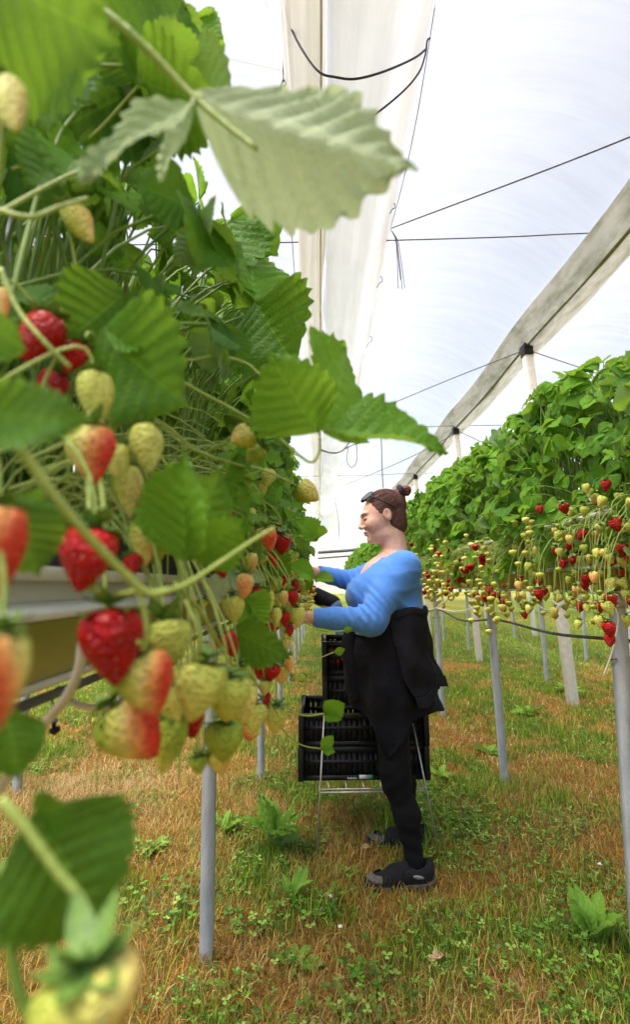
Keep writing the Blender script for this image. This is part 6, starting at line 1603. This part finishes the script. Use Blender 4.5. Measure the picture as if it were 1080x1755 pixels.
b0 = P(516, 1342, YS); b1 = P(733, 1332, YS); Lc = b1[0] - b0[0]; cx_ = (b0[0] + b1[0]) / 2; zb = (b0[2] + b1[2]) / 2
Hc = (P(516, 1226, YS)[2] - P(516, 1342, YS)[2]) / 2; Wc = .40; yc = YS + Wc / 2
c1 = slat_crate(Lc, Wc, Hc - .003, '', 'black slatted crate at the bottom of the stack, resting on the wire stand', (cx_, yc, zb))
slat_crate(Lc, Wc, Hc - .003, '', 'black slatted crate second from the bottom of the stack', (cx_ + .004, yc, zb + Hc))
u0 = P(558, 1225, YS + .05); Lu = .50
Hu = (P(558, 1106, YS + .05)[2] - u0[2]) / 2
z2 = zb + 2 * Hc
slat_crate(Lu, .36, Hu - .003, '', 'black slatted crate third from the bottom, set back behind the woman\'s hip', (u0[0] + Lu / 2, yc + .03, z2 + .001))
slat_crate(Lu, .36, Hu - .003, '', 'topmost black slatted crate with picked red fruit showing through', (u0[0] + Lu / 2, yc + .03, z2 + Hu))
# picked fruit lying in the top crate
Vs, Fs, Fts, Rs = [], [], [], []; k = 0
for _ in range(150):
    p = np.array([u0[0] + rb.uniform(.03, Lu - .03), yc + .03 + rb.uniform(-.15, .15), z2 + Hu + .03 + rb.uniform(0, .07)]); R = np.array(orient(nrm(rb.standard_normal(3)), 0).to_matrix())
    Vs.append((Vb * .034) @ R.T + p); Fs.append(Fb + k); Fts.append(Ftb + k); Rs.append(np.full(len(Vb), rb.uniform(.8, 1.05))); k += len(Vb)
o = link('picked_strawberries', mkmesh('picked_strawberries', np.concatenate(Vs), [np.concatenate(Fs), np.concatenate(Fts)], M['berry'], extra={'ripe_each': np.concatenate(Rs)})); o['ripe'] = 0.; o['blush'] = 0.
tag(o, 'picked red strawberries heaped inside the topmost black crate', 'strawberries', kind='stuff')
# stickers at the foot of the lower crate (unreadable marks in the photograph)
f = lambda px, py: P(px, py, YS - .006)
for nm, x0, x1, mt in (('sticker', 616, 632, 'sticker'), ('sticker', 632, 640, 'sticker_green')):
    a, b = f(x0, 1335), f(x1, 1328); m = MB(); m.box((a[0], YS - .008, a[2]), (b[0] - .0005, YS - .0045, b[2])); m.V = [v - np.array([cx_, yc, zb]) for v in m.V]; m.build(nm, M[mt], c1)
m = MB()
for k in range(9): a = f(596 + k * 1.9, 1335.5); m.box((a[0], YS - .006, a[2]), (a[0] + .0035, YS - .0045, a[2] + (.006 if k % 3 else .010)))
m.V = [v - np.array([cx_, yc, zb]) for v in m.V]; m.build('printed_marks', M['sticker'], c1)
# the wire stand
ys_ = YS - .03; yb_ = YS + Wc + .03
ot = np.array([cx_, yc, 0.])
st = thing('wire_stand', 'galvanised wire stand carrying the stack of black crates', 'stand', ot)
def leg(px0, py0, px1, py1, Y, sp):
    a = P(px0, py0, Y); b = P(px1, py1, Y); d = (b - a) / (a[2] - b[2]); b = a + d * (a[2] + .01); b[1] += sp; return a, b
legs = []
for a, b in (leg(556, 1226, 543, 1446, ys_, -.06), leg(708, 1240, 745, 1436, ys_, -.06), (P(556, 1226, ys_) + [.0, Wc + .06, 0], np.array([P(543, 1446, ys_)[0] - .02, yb_ + .10, 0])), (P(708, 1240, ys_) + [0, Wc + .06, 0], np.array([P(735, 1436, ys_)[0] - .01, yb_ + .03, 0]))):
    V, F = tube(np.array([a, a * .5 + b * .5, b]), .0042, .0042, 8); link('leg', mkmesh('leg', V - ot, F, M['chrome']), st); legs.append((a, b))
def at_z(l, z): a, b = l; return a + (b - a) * ((a[2] - z) / (a[2] - b[2]))
zr = zb - .028
q = [at_z(l, zr) for l in legs]; V, F = tube(np.array([q[0], q[1], q[3], q[2], q[0]]), .004, .004, 8); link('lower_ring', mkmesh('lower_ring', V - ot, F, M['chrome']), st)
m = MB()
for k in range(6):
    s = (k + .5) / 6; a = q[0] * (1 - s) + q[1] * s; b = q[2] * (1 - s) + q[3] * s; a = a + [0, 0, .020]; b = b + [0, 0, .020]
    m.tube([a, b], .003, sides=6)
for a, b in ((q[0], q[1]), (q[2], q[3])): m.tube([a + [0, 0, .014], b + [0, 0, .014]], .003, sides=6)
m.V = [v - ot for v in m.V]; m.build('shelf_wires', M['chrome'], st)
